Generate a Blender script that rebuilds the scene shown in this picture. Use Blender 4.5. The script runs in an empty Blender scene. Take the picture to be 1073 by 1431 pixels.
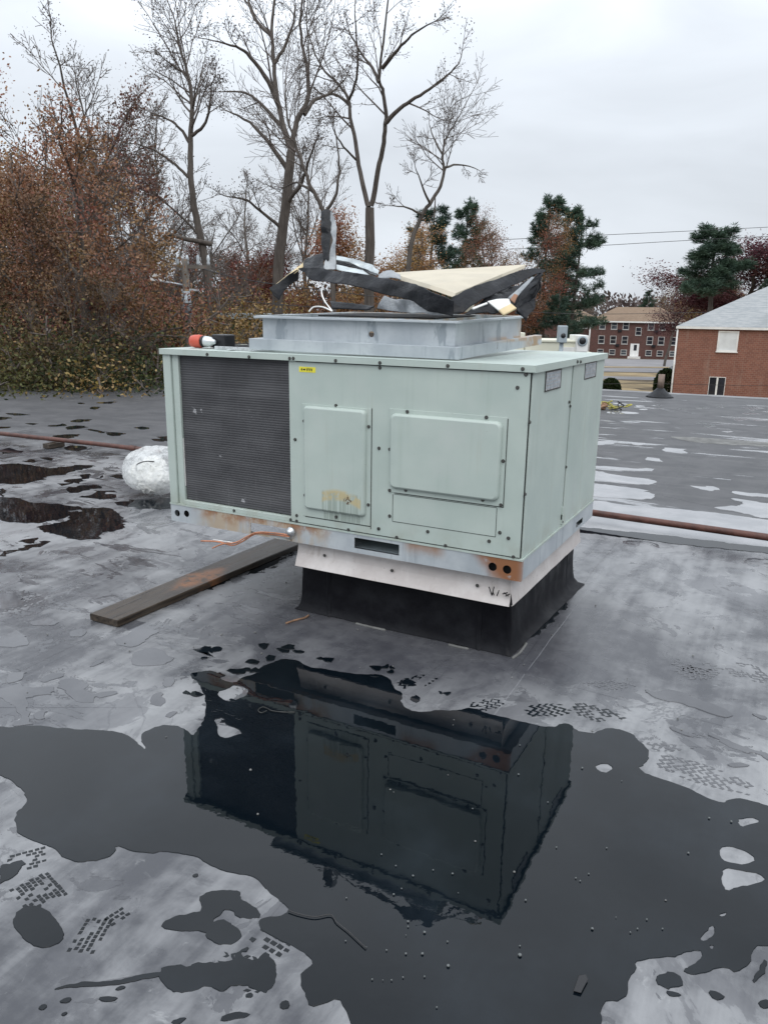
import bpy, bmesh, math, random
import numpy as np
from mathutils import Vector, Matrix, noise as mnoise
from mathutils.geometry import tessellate_polygon

S = bpy.context.scene
COL = S.collection
PI = math.pi
# ------------------------------------------------------------------ camera
PW, PH, FPX = 1073, 1431, 1079.124
YAW, PITCH, ROLL = -0.48453, 0.25325, 0.01490
CAM = np.array([1.0648, -3.4620, 1.7375])
cy, sy, cp, sp = math.cos(YAW), math.sin(YAW), math.cos(PITCH), math.sin(PITCH)
FWD = np.array([sy*cp, cy*cp, -sp]); r0 = np.array([cy, -sy, 0.0]); u0 = np.cross(r0, FWD)
RGT = math.cos(ROLL)*r0 + math.sin(ROLL)*u0
UPV = -math.sin(ROLL)*r0 + math.cos(ROLL)*u0
cd = bpy.data.cameras.new('camera'); cam = bpy.data.objects.new('camera', cd); COL.objects.link(cam)
cd.sensor_fit = 'VERTICAL'; cd.sensor_height = 24.0; cd.lens = 24.0*FPX/PH
cd.clip_start = 0.05; cd.clip_end = 3000
mw = Matrix.Identity(4)
for i in range(3):
    mw[i][0] = RGT[i]; mw[i][1] = UPV[i]; mw[i][2] = -FWD[i]; mw[i][3] = CAM[i]
cam.matrix_world = mw
S.camera = cam
# ------------------------------------------------------------------ light
SUN_EL, SUN_AZ = 55.0, 150.0          # overcast: weak, very soft
world = bpy.data.worlds.new('World'); S.world = world; world.use_nodes = True
wt = world.node_tree; wt.nodes.clear()
def wn(t): return wt.nodes.new(t)
def wl(a, b): wt.links.new(a, b)
wo = wn('ShaderNodeOutputWorld'); wb = wn('ShaderNodeBackground'); wb.inputs[1].default_value = 0.12
sky = wn('ShaderNodeTexSky'); sky.sky_type = 'NISHITA'; sky.sun_disc = False
sky.sun_elevation = math.radians(SUN_EL); sky.sun_rotation = math.radians(SUN_AZ); sky.dust_density = 4.0
tc = wn('ShaderNodeTexCoord'); sx = wn('ShaderNodeSeparateXYZ'); wl(tc.outputs['Generated'], sx.inputs[0])
mz = wn('ShaderNodeMapRange'); mz.interpolation_type = 'SMOOTHSTEP'; mz.inputs[1].default_value = 0.12; mz.inputs[2].default_value = 0.66
mz.inputs[3].default_value = 5.5; mz.inputs[4].default_value = 11.4; wl(sx.outputs[2], mz.inputs[0])   # CIE overcast: zenith about three times the horizon
cm = wn('ShaderNodeMapping'); cm.inputs['Scale'].default_value = (1.2, 1.2, 3.5); wl(tc.outputs['Generated'], cm.inputs[0])
cn = wn('ShaderNodeTexNoise'); cn.inputs['Scale'].default_value = 2.2; cn.inputs['Detail'].default_value = 5; cn.inputs['Distortion'].default_value = .6; wl(cm.outputs[0], cn.inputs['Vector'])
cr = wn('ShaderNodeMapRange'); cr.inputs[1].default_value = 0.3; cr.inputs[2].default_value = 0.7
cr.inputs[3].default_value = 0.86; cr.inputs[4].default_value = 1.10; wl(cn.outputs['Fac'], cr.inputs[0])
mm = wn('ShaderNodeMath'); mm.operation = 'MULTIPLY'; wl(mz.outputs[0], mm.inputs[0]); wl(cr.outputs[0], mm.inputs[1])
dp = wn('ShaderNodeVectorMath'); dp.operation = 'DOT_PRODUCT'; wl(tc.outputs['Generated'], dp.inputs[0]); dp.inputs[1].default_value = (-.92, .30, .25)
dm = wn('ShaderNodeMapRange'); dm.inputs[1].default_value = -1; dm.inputs[2].default_value = 1; dm.inputs[3].default_value = .90; dm.inputs[4].default_value = 1.10; wl(dp.outputs['Value'], dm.inputs[0])   # cloud is thinner towards the left
m0 = mm; mm = wn('ShaderNodeMath'); mm.operation = 'MULTIPLY'; wl(m0.outputs[0], mm.inputs[0]); wl(dm.outputs[0], mm.inputs[1])
cc = wn('ShaderNodeCombineColor')
for i, k in enumerate((0.925, 0.985, 1.06)):
    q = wn('ShaderNodeMath'); q.operation = 'MULTIPLY'; q.inputs[1].default_value = k; wl(mm.outputs[0], q.inputs[0]); wl(q.outputs[0], cc.inputs[i])
mx = wn('ShaderNodeMix'); mx.data_type = 'RGBA'; mx.inputs[0].default_value = 0.93
wl(sky.outputs[0], mx.inputs[6]); wl(cc.outputs[0], mx.inputs[7]); wl(mx.outputs[2], wb.inputs[0]); wl(wb.outputs[0], wo.inputs[0])
sd = bpy.data.lights.new('sun', 'SUN'); sd.energy = 1.0; sd.angle = math.radians(60); sd.color = (1.0, 0.97, 0.93)
sun = bpy.data.objects.new('sun', sd); COL.objects.link(sun)
az = math.radians(SUN_AZ); el = math.radians(SUN_EL)
sv = Vector((math.sin(az)*math.cos(el), math.cos(az)*math.cos(el), math.sin(el)))
sun.rotation_euler = sv.to_track_quat('Z', 'Y').to_euler()
vs = S.view_settings; S.display_settings.display_device = 'sRGB'
vs.view_transform = 'Standard'; vs.look = 'None'; vs.gamma = 1; vs.use_curve_mapping = False; vs.exposure = 0.28
S.render.engine = 'CYCLES'; S.cycles.max_bounces = 6; S.cycles.transparent_max_bounces = 8

# ------------------------------------------------------------------ pixel -> place helpers (calibrated camera)
def ray(x, y): return FWD + RGT*(x-PW/2)/FPX - UPV*(y-PH/2)/FPX
def gz(x, y, z=0.0):
    d = ray(x, y); return CAM + d*((z-CAM[2])/d[2])
def at(x, y, Y):
    d = ray(x, y); return CAM + d*((Y-CAM[1])/d[1])
def atx(x, y, X):
    d = ray(x, y); return CAM + d*((X-CAM[0])/d[0])
FH = np.array([sy, cy, 0.0])
def far(x, y, D):
    d = ray(x, y); return CAM + d*(D/float(d@FH))

# ------------------------------------------------------------------ mesh helpers
class MB:
    def __init__(s): s.v = []; s.f = []; s.sm = []
    def add(s, vs_, fs, smooth=False):
        o = len(s.v); s.v += [tuple(map(float, q)) for q in vs_]
        s.f += [tuple(i+o for i in f) for f in fs]; s.sm += [smooth]*len(fs); return s
    def box(s, a, b):
        x0, y0, z0 = a; x1, y1, z1 = b
        return s.add([(x0,y0,z0),(x1,y0,z0),(x1,y1,z0),(x0,y1,z0),(x0,y0,z1),(x1,y0,z1),(x1,y1,z1),(x0,y1,z1)],
              [(0,3,2,1),(4,5,6,7),(0,1,5,4),(1,2,6,5),(2,3,7,6),(3,0,4,7)])
    def tube(s, pts, r, n=8, cap=True, smooth=True):
        pts = [Vector(q) for q in pts]; rs = r if isinstance(r, (list, tuple)) else [r]*len(pts)
        vv = []; ff = []
        t0 = (pts[1]-pts[0]).normalized(); ref = Vector((0,0,1)) if abs(t0.z) < .9 else Vector((1,0,0))
        u = t0.cross(ref).normalized()
        for i, q in enumerate(pts):
            t = (pts[min(i+1, len(pts)-1)]-pts[max(i-1, 0)]).normalized()
            u = (u - t*u.dot(t)).normalized(); w = t.cross(u)
            for k in range(n):
                a = 2*PI*k/n; vv.append(q + (u*math.cos(a)+w*math.sin(a))*rs[i])
        for i in range(len(pts)-1):
            for k in range(n):
                ff.append((i*n+k, i*n+(k+1)%n, (i+1)*n+(k+1)%n, (i+1)*n+k))
        s.add(vv, ff, smooth)
        if cap:
            o = len(s.v)-len(vv)
            s.f += [tuple(o+k for k in reversed(range(n))), tuple(o+(len(pts)-1)*n+k for k in range(n))]; s.sm += [False, False]
        return s
    def lathe(s, c, axis, prof, n=12, smooth=True):
        c = Vector(c); ax = Vector(axis).normalized(); ref = Vector((0,0,1)) if abs(ax.z) < .9 else Vector((1,0,0))
        u = ax.cross(ref).normalized(); w = ax.cross(u); vv = []; ff = []
        for h, r in prof:
            for k in range(n):
                a = 2*PI*k/n; vv.append(c + ax*h + (u*math.cos(a)+w*math.sin(a))*r)
        for i in range(len(prof)-1):
            for k in range(n):
                ff.append((i*n+k, i*n+(k+1)%n, (i+1)*n+(k+1)%n, (i+1)*n+k))
        ff.append(tuple(reversed(range(n)))); ff.append(tuple((len(prof)-1)*n+k for k in range(n)))
        return s.add(vv, ff, smooth)
    def prism(s, outline, d):      # outline: list of 3-D points, d: extrusion vector
        n = len(outline); d = Vector(d); o = [Vector(q) for q in outline]
        return s.add(o + [q+d for q in o], [tuple(range(n)), tuple(reversed(range(n, 2*n)))] + [((i+1)%n, i, n+i, n+(i+1)%n) for i in range(n)])
    def mesh(s, name):
        me = bpy.data.meshes.new(name); me.from_pydata(s.v, [], s.f)
        me.polygons.foreach_set('use_smooth', s.sm); me.update(); return me
    def build(s, name, m, parent=None, bevel=0, fix=True, local=False):
        me = s.mesh(name)
        if fix:
            bm = bmesh.new(); bm.from_mesh(me); bmesh.ops.recalc_face_normals(bm, faces=bm.faces); bm.to_mesh(me); bm.free()
        return link(name, me, m, parent, bevel, local)

def link(name, me, m, parent=None, bevel=0, local=False):
    o = bpy.data.objects.new(name, me); COL.objects.link(o)
    if m and not me.materials: me.materials.append(m)
    if parent:
        o.parent = parent
        if not local: o.matrix_parent_inverse = Matrix.LocRotScale(parent.location, parent.rotation_euler, parent.scale).inverted()
    if bevel:
        md = o.modifiers.new('bevel', 'BEVEL'); md.width = bevel; md.segments = 2; md.limit_method = 'ANGLE'; md.angle_limit = .6
    return o

def tag(o, label=None, cat=None, group=None, kind=None):
    if label: o['label'] = label
    if cat: o['category'] = cat
    if group: o['group'] = group
    if kind: o['kind'] = kind
    return o
def thing(name, label, cat, loc=(0,0,0), rz=0, group=None):
    o = bpy.data.objects.new(name, None); COL.objects.link(o); o.empty_display_size = .2
    o.location = loc; o.rotation_euler = (0,0,rz); return tag(o, label, cat, group)
def dup(o, parent=None):
    c = o.copy(); COL.objects.link(c)
    if parent: c.parent = parent
    for ch in list(o.children): dup(ch, c)
    return c
def npmesh(name, V, Q, mat_idx=None):
    V = np.asarray(V, dtype=np.float32); Q = np.asarray(Q, dtype=np.int32); k = Q.shape[1]
    me = bpy.data.meshes.new(name)
    me.vertices.add(len(V)); me.vertices.foreach_set('co', V.ravel())
    me.loops.add(Q.size); me.loops.foreach_set('vertex_index', Q.ravel())
    me.polygons.add(len(Q)); me.polygons.foreach_set('loop_start', np.arange(0, Q.size, k, dtype=np.int32))
    me.update(calc_edges=True); return me

# ------------------------------------------------------------------ node helper
class G:
    def __init__(s, name, rough=.6, metal=0, ior=1.45, color=(.5,.5,.5)):
        s.m = bpy.data.materials.new(name); s.m.use_nodes = True; s.t = s.m.node_tree
        s.b = s.t.nodes['Principled BSDF']; s.out = s.t.nodes['Material Output']
        s.b.inputs['Roughness'].default_value = rough; s.b.inputs['Metallic'].default_value = metal
        s.b.inputs['IOR'].default_value = ior; s.b.inputs['Base Color'].default_value = (*color, 1)
        s._p = None
    def put(s, sock, v):
        if isinstance(v, (int, float)): sock.default_value = v
        elif isinstance(v, (tuple, list)): sock.default_value = (*v, 1) if len(sock.default_value) == 4 and len(v) == 3 else v
        else: s.t.links.new(v, sock)
    def pos(s):
        if s._p is None: s._p = s.t.nodes.new('ShaderNodeTexCoord').outputs['Object']
        return s._p
    def map(s, scale=(1,1,1), rot=(0,0,0), vec=None, loc=(0,0,0)):
        n = s.t.nodes.new('ShaderNodeMapping'); s.put(n.inputs[0], vec or s.pos())
        n.inputs['Scale'].default_value = scale; n.inputs['Rotation'].default_value = rot; n.inputs['Location'].default_value = loc; return n.outputs[0]
    def noise(s, scale, detail=4, rough=.55, vec=None, dist=0):
        n = s.t.nodes.new('ShaderNodeTexNoise'); s.put(n.inputs['Vector'], vec or s.pos())
        n.inputs['Scale'].default_value = scale; n.inputs['Detail'].default_value = detail; n.inputs['Roughness'].default_value = rough
        n.inputs['Distortion'].default_value = dist; return n.outputs['Fac']
    def step(s, v, a, b, lo=0., hi=1.):
        n = s.t.nodes.new('ShaderNodeMapRange'); n.interpolation_type = 'SMOOTHSTEP'; s.put(n.inputs[0], v)
        n.inputs[1].default_value = a; n.inputs[2].default_value = b; n.inputs[3].default_value = lo; n.inputs[4].default_value = hi; return n.outputs[0]
    def math(s, op, a, b=0.):
        n = s.t.nodes.new('ShaderNodeMath'); n.operation = op; s.put(n.inputs[0], a); s.put(n.inputs[1], b); return n.outputs[0]
    def mul(s, *a):
        r = a[0]
        for q in a[1:]: r = s.math('MULTIPLY', r, q)
        return r
    def mix(s, f, a, b):
        n = s.t.nodes.new('ShaderNodeMix'); n.data_type = 'RGBA'; s.put(n.inputs[0], f); s.put(n.inputs[6], a); s.put(n.inputs[7], b); return n.outputs[2]
    def xyz(s, vec=None):
        n = s.t.nodes.new('ShaderNodeSeparateXYZ'); s.put(n.inputs[0], vec or s.pos()); return n.outputs
    def band(s, v, a, b, e): return s.mul(s.step(v, a-e, a+e), s.step(v, b-e, b+e, 1., 0.))
    def bump(s, h, strength=.3, dist=.01):
        n = s.t.nodes.new('ShaderNodeBump'); n.inputs['Strength'].default_value = strength; n.inputs['Distance'].default_value = dist
        s.put(n.inputs['Height'], h); s.t.links.new(n.outputs[0], s.b.inputs['Normal'])
    def base(s, v): s.put(s.b.inputs['Base Color'], v)
    def rough(s, v): s.put(s.b.inputs['Roughness'], v)

def simple(name, col, rough=.6, metal=0, var=.25, scale=8, bump=0, ior=1.45, bscale=None):
    g = G(name, rough, metal, ior)
    n = g.noise(scale, 5); f = g.step(n, .3, .7)
    a = tuple(c*(1-var) for c in col); b = tuple(min(1, c*(1+var)) for c in col)
    g.base(g.mix(f, a, b)); g.rough(g.step(n, .25, .75, max(.02, rough-.1), min(1, rough+.1)))
    if bump: g.bump(g.noise(bscale or scale*4, 4), bump, .01)
    return g.m

# ------------------------------------------------------------------ materials
def m_roof():
    g = G('roof_membrane', .4, ior=1.45)
    X, Y, Z = g.xyz()
    big = g.noise(.55, 5, .6); mid = g.noise(2.3, 6, .62, dist=.6); fin = g.noise(11, 6, .65)
    st = g.noise(1.0, 5, .6, vec=g.map((9, 1.0, 1), (0,0,math.radians(8))))
    st2 = g.noise(1.0, 4, .6, vec=g.map((.9, 6, 1), (0,0,math.radians(-6))))
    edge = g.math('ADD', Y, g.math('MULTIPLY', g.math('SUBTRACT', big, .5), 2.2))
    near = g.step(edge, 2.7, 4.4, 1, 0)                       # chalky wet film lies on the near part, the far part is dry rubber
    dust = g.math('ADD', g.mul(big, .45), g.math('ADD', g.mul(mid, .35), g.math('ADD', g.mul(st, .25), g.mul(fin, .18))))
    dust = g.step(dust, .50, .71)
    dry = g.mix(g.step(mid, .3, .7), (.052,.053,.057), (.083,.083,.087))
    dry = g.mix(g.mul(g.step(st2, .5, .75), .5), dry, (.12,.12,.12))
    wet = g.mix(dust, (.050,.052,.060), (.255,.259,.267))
    wet = g.mix(g.mul(g.step(g.noise(5, 6, .7, dist=1.2), .60, .70), .65), wet, (.31,.315,.32))
    cd2 = g.math('ADD', g.math('POWER', g.math('MULTIPLY', g.math('ADD', X, .75), .75), 2), g.math('POWER', g.math('SUBTRACT', Y, .45), 2))
    curbz = g.step(g.math('ADD', cd2, g.mul(mid, .9)), .75, 2.1, 1, 0)                              # darker tone in an ellipse round the curb
    wet = g.mix(g.mul(curbz, g.step(fin, .2, .7, .95, .70)), wet, (.055,.056,.065))
    damp = g.step(g.noise(1.7, 7, .6, dist=.8), .57, .60)
    wet = g.mix(g.mul(damp, .55), wet, (.075,.077,.086))
    dash = g.mul(g.step(g.noise(1, 8, .62, vec=g.map((1.5, 5.5, 1), (0,0,math.radians(-5))), dist=.5), .585, .60), g.step(X, -2.2, -.9, 1, 0))   # thin ragged films of water
    film = g.step(g.noise(3.1, 9, .63, dist=1.0), .598, .608)
    film = g.math('MAXIMUM', dash, g.mul(film, g.math('SUBTRACT', 1, g.mul(curbz, .8))))
    nt = g.noise(1.45, 7, .6, dist=.5); tide = g.mul(g.band(nt, .470, .482, .004), g.step(g.noise(2.1, 3), .45, .6))
    wet = g.mix(g.mul(tide, .5), wet, (.06,.062,.07))
    wet = g.mix(g.mul(film, .72), wet, (.060,.062,.070))
    wet = g.mix(g.mul(g.step(fin, .45, .68), .30), wet, (.07,.072,.08))
    fd = g.mul(g.step(g.noise(1, 7, .6, vec=g.map((.55, 2.6, 1), (0,0,math.radians(6)), loc=(2.3,1.1,0)), dist=.4), .60, .612), g.step(X, -4.5, -2.5), g.step(Y, 13.5, 15.2, 1, 0))   # wet streaks on the far part, sky's reflection lightened into their colour
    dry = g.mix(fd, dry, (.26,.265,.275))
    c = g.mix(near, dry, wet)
    g.base(c)
    rw = g.step(mid, .3, .7, .22, .38)
    rw = g.math('SUBTRACT', rw, g.mul(damp, .14))
    rw = g.mix(film, rw, (.05,.05,.05))
    rr = g.math('ADD', g.mul(near, rw), g.mul(g.math('SUBTRACT', 1, near), g.mix(fd, (.6,.6,.6), (.08,.08,.08))))
    g.rough(rr)
    h = g.math('ADD', g.mul(fin, .5), g.math('ADD', g.mul(st, .6), g.mul(mid, .5)))
    h = g.mul(h, g.math('SUBTRACT', 1, g.mul(film, .9)))
    g.bump(h, .22, .012)
    return g.m
def m_water():
    g = G('rain_water', .01, ior=1.34)
    shl = g.mul(g.step(g.noise(1.3, 5, .6), .42, .72), g.step(g.noise(1, 5, .6, vec=g.map((8, 1.1, 1), (0,0,math.radians(8)))), .3, .7, .5, 1.))
    g.base(g.mix(shl, (.0022,.0042,.0065), (.010,.0145,.0195)))
    g.bump(g.math('ADD', g.noise(24, 3, .5), g.mul(g.noise(6, 2), 3.0)), .022, .005)
    return g.m
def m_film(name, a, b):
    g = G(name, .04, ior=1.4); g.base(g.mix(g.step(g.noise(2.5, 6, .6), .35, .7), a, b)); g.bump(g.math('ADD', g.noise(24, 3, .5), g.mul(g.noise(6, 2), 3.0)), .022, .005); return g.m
def m_paint():
    g = G('sage_paint', .42, ior=1.45)
    X, Y, Z = g.xyz()
    n = g.noise(3, 5); st = g.noise(1, 4, vec=g.map((26, 26, 1.2)))
    c = g.mix(g.step(n, .3, .7), (.395,.465,.43), (.445,.51,.47))
    c = g.mix(g.mul(g.step(st, .55, .8), .35), c, (.33,.40,.35))
    low = g.mul(g.step(Z, .58, .72, 1, 0), g.step(g.noise(9, 5), .4, .65))
    c = g.mix(g.mul(low, .35), c, (.30,.30,.24))
    fade = g.step(g.noise(1.8, 6, .65), .5, .68); c = g.mix(g.mul(fade, .45), c, (.47,.51,.485))
    run = g.mul(g.step(g.noise(1, 5, .65, vec=g.map((11, 11, .5))), .60, .70), g.step(g.noise(3, 3), .4, .6)); c = g.mix(g.mul(run, .35), c, (.36,.37,.31))
    sp = g.step(g.noise(42, 3, .6), .70, .76)
    c = g.mix(g.mul(sp, .5), c, (.27,.29,.25))
    # the scraped and dripped stain low on the control cover
    inx = g.mul(g.band(X, -1.125, -.885, .006), g.step(Y, .02, .04, 1, 0))
    scal = g.math('ADD', Z, g.mul(g.noise(1, 3, vec=g.map((30, 1, 1))), -.16))
    drip = g.mul(inx, g.band(Z, .635, .80, .01), g.step(g.noise(1, 3, .6, vec=g.map((60, 1, 1.5))), .42, .5))
    c = g.mix(g.mul(drip, .75), c, (.26,.31,.27))
    arch = g.math('SUBTRACT', .815, g.mul(g.math('POWER', g.math('ADD', X, 1.02), 2), 2.0))
    top = g.math('SUBTRACT', Z, arch)
    rust = g.mul(inx, g.band(top, -.055, .0, .012), g.step(g.noise(30, 5, .7), .36, .52))
    c = g.mix(g.mul(rust, .85), c, (.48,.40,.22))
    pit = g.mul(g.step(g.math('ADD', g.math('ABSOLUTE', g.math('ADD', X, .965)), g.math('ABSOLUTE', g.math('SUBTRACT', Z, .765))), .02, .035, 1, 0), g.step(g.noise(90, 3), .45, .55), inx)
    c = g.mix(pit, c, (.10,.06,.03))
    g.base(c); g.rough(g.step(n, .3, .7, .36, .5)); cl = g.step(g.noise(2.2, 6, .65), .5, .7); g.bump(g.math('ADD', g.noise(2.6, 2), g.mul(g.noise(30, 3), .06)), .16, .05)
    return g.m
def m_galv(name, rusty):
    g = G(name, .42, .25)
    X, Y, Z = g.xyz()
    n = g.noise(5, 5); sp = g.noise(30, 3, .7)
    c = g.mix(g.step(n, .3, .7), (.40,.44,.47), (.52,.56,.58))
    c = g.mix(g.mul(g.step(sp, .5, .7), .3), c, (.36,.40,.43))
    drip = g.noise(1, 4, .6, vec=g.map((16, 16, .9)))
    c = g.mix(g.mul(g.step(drip, .56, .68), .45), c, (.27,.31,.34))
    if rusty == 'rail':
        up = g.step(g.math('ADD', Z, g.mul(g.math('SUBTRACT', g.noise(7, 5, .7), .5), .10)), .50, .585)
        z1 = g.mul(g.band(X, -2.0, -1.12, .1), g.step(Y, .1, .3, 1, 0))
        tan_ = g.mul(z1, g.step(g.noise(1, 5, .65, vec=g.map((9, 9, 3))), .33, .6))
        c = g.mix(g.mul(tan_, .8), c, (.47,.36,.24))
        c = g.mix(g.mul(z1, up, g.step(g.noise(11, 5, .7), .40, .58), .9), c, (.30,.13,.05))
        z2 = g.mul(g.band(X, -.27, .02, .05), g.step(g.math('ADD', g.mul(X, .9), g.math('ADD', Z, g.mul(g.noise(9, 4), .12))), .36, .48), g.step(Y, .01, .04, 1, 0))
        c = g.mix(g.mul(z2, g.step(g.noise(14, 6, .7), .30, .45), .95), c, (.30,.12,.045))
        z3 = g.mul(g.band(X, -.62, -.42, .04), up, g.step(Y, .1, .3, 1, 0)); c = g.mix(g.mul(z3, .8), c, (.34,.17,.08))
    if rusty == 'spot':
        z1 = g.mul(g.step(Y, 1.0, 1.25), g.step(g.noise(8, 5, .7), .42, .56)); c = g.mix(g.mul(z1, .85), c, (.40,.26,.13))
        z2 = g.mul(g.step(Y, .5, .9), g.band(Z, 1.585, 1.61, .008), g.step(g.noise(6, 4), .4, .5)); c = g.mix(g.mul(z2, .7), c, (.45,.30,.17))
        stn = g.mul(g.step(g.noise(3.2, 5, .6, vec=g.map((2.2, 2.2, .8), loc=(3.1,0,0))), .58, .63), .6); c = g.mix(stn, c, (.20,.24,.27))
    g.base(c); g.rough(g.step(n, .3, .7, .34, .5)); g.bump(g.noise(6, 3), .06, .02)
    return g.m
def m_rubber(name, lo, hi, r=.38, bump=.35, sc=7, ior=1.42):
    g = G(name, r, ior=ior); n = g.noise(sc, 6, .65)
    g.base(g.mix(g.step(n, .35, .72), lo, hi)); g.rough(g.step(g.noise(sc*2, 4), .3, .7, r-.12, r+.14)); g.bump(n, bump, .03)
    return g.m
def m_wood():
    g = G('weathered_plank', .5)
    X, Y, Z = g.xyz()
    gr = g.noise(1, 6, .65, vec=g.map((40, 2.2, 40))); n = g.noise(4, 5)
    c = g.mix(g.step(gr, .3, .7), (.014,.010,.007), (.072,.055,.040))
    c = g.mix(g.mul(g.step(n, .45, .7), .4), c, (.06,.05,.04))
    orange = g.mul(g.step(g.math('ADD', g.math('ABSOLUTE', g.math('ADD', X, 2.2)), g.mul(g.math('ABSOLUTE', g.math('SUBTRACT', Y, .2)), .45)), .06, .17, 1, 0), g.step(g.noise(14, 5, .7), .36, .55))
    c = g.mix(g.mul(orange, .8), c, (.25,.10,.035))
    g.base(c); g.rough(g.step(gr, .3, .7, .25, .5)); g.bump(gr, .4, .006); return g.m
def m_brick(name, a, b, mortar, sc, rw=.5, rh=.25):
    g = G(name, .85)
    n = g.t.nodes.new('ShaderNodeTexBrick'); cv = g.t.nodes.new('ShaderNodeCombineXYZ'); xx, yy, zz = g.xyz(); g.put(cv.inputs[0], g.math('ADD', xx, yy)); g.put(cv.inputs[1], zz); g.put(n.inputs['Vector'], cv.outputs[0])
    n.inputs['Scale'].default_value = sc; n.inputs['Mortar Size'].default_value = .012; n.inputs['Brick Width'].default_value = rw; n.inputs['Row Height'].default_value = rh
    n.inputs['Color1'].default_value = (*a, 1); n.inputs['Color2'].default_value = (*b, 1); n.inputs['Mortar'].default_value = (*mortar, 1)
    w = g.noise(.6, 6, .6); st = g.noise(1, 4, vec=g.map((3, 3, .3)))
    c = g.mix(g.mul(g.step(w, .45, .7), .35), n.outputs['Color'], tuple(x*.6 for x in a))
    c = g.mix(g.mul(g.step(st, .55, .75), .35), c, mortar); bl = g.noise(1, 6, .8, vec=g.map((2.2, 2.2, 6))); c = g.mix(g.mul(g.step(bl, .5, .7), .45), c, tuple(x*.5 for x in b))
    g.base(c); return g.m
def m_shingle(name, a, b):
    g = G(name, .85)
    n = g.noise(1, 4, .7, vec=g.map((2.0, 2.0, 14))); w = g.noise(.35, 4)
    X, Y, Z = g.xyz()
    row = g.math('FRACT', g.mul(Z, 9.0))
    c = g.mix(g.step(n, .3, .7), a, b); c = g.mix(g.mul(g.step(row, .0, .22, 1, 0), .35), c, tuple(x*.55 for x in a))
    c = g.mix(g.mul(g.step(w, .5, .7), .4), c, tuple(x*.7 for x in a)); g.base(c); return g.m
def m_bark(name, a, b):
    g = G(name, .9); n = g.noise(1, 5, .7, vec=g.map((9, 9, 1.6)))
    g.base(g.mix(g.step(n, .3, .7), a, b)); g.bump(n, .6, .03); return g.m
def m_leaf(name, trans=.25):
    g = G(name, .7)
    oi = g.t.nodes.new('ShaderNodeObjectInfo'); ge = g.t.nodes.new('ShaderNodeNewGeometry')
    r = ge.outputs['Random Per Island']
    hs = g.t.nodes.new('ShaderNodeHueSaturation')
    g.put(hs.inputs['Color'], oi.outputs['Color']); g.put(hs.inputs['Hue'], g.step(g.noise(.8, 2), .3, .7, .475, .53)); g.put(hs.inputs['Value'], g.step(r, 0, 1, .6, 1.9))
    g.put(hs.inputs['Saturation'], g.step(r, 0, 1, 1.02, .80))
    d = g.t.nodes.new('ShaderNodeBsdfDiffuse'); tr = g.t.nodes.new('ShaderNodeBsdfTranslucent'); ms = g.t.nodes.new('ShaderNodeMixShader'); ms.inputs[0].default_value = trans
    for q in (d, tr): g.put(q.inputs['Color'], hs.outputs[0])
    g.t.links.new(d.outputs[0], ms.inputs[1]); g.t.links.new(tr.outputs[0], ms.inputs[2]); g.t.links.new(ms.outputs[0], g.out.inputs[0]); return g.m
def m_glass(name, col, rough=.06): return simple(name, col, rough, 0, .3, 1.2, ior=1.5)
def m_bag():
    g = G('bag_film', .22); g.base((.86,.88,.88)); g.bump(g.noise(9, 6, .6, dist=2.5), .3, .02)
    t = g.t.nodes.new('ShaderNodeBsdfTransparent'); ms = g.t.nodes.new('ShaderNodeMixShader'); tl = g.t.nodes.new('ShaderNodeBsdfTranslucent'); tl.inputs[0].default_value = (.85,.86,.86,1)
    m2 = g.t.nodes.new('ShaderNodeMixShader'); m2.inputs[0].default_value = .45
    g.t.links.new(g.b.outputs[0], m2.inputs[1]); g.t.links.new(tl.outputs[0], m2.inputs[2])
    g.put(ms.inputs[0], g.step(g.noise(9, 6, .65, dist=1.5), .40, .60, .30, .70)); g.t.links.new(m2.outputs[0], ms.inputs[1]); g.t.links.new(t.outputs[0], ms.inputs[2])
    g.t.links.new(ms.outputs[0], g.out.inputs[0]); return g.m
def m_coil():
    g = G('coil_fins', .55, .2); n = g.noise(4, 5); v = g.noise(1, 5, .7, vec=g.map((60, 1, 2)))
    c = g.mix(g.step(n, .3, .7), (.050,.050,.054), (.076,.076,.081)); c = g.mix(g.mul(g.step(v, .6, .75), .35), c, (.27,.27,.28))
    sp = g.step(g.noise(15, 3, .5), .72, .76); bnd = g.step(g.noise(1, 3, vec=g.map((1, 1, 9))), .45, .65); c = g.mix(g.mul(bnd, .3), c, (.15,.15,.155)); c = g.mix(sp, c, (.32,.32,.33))
    g.base(c); return g.m

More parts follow.
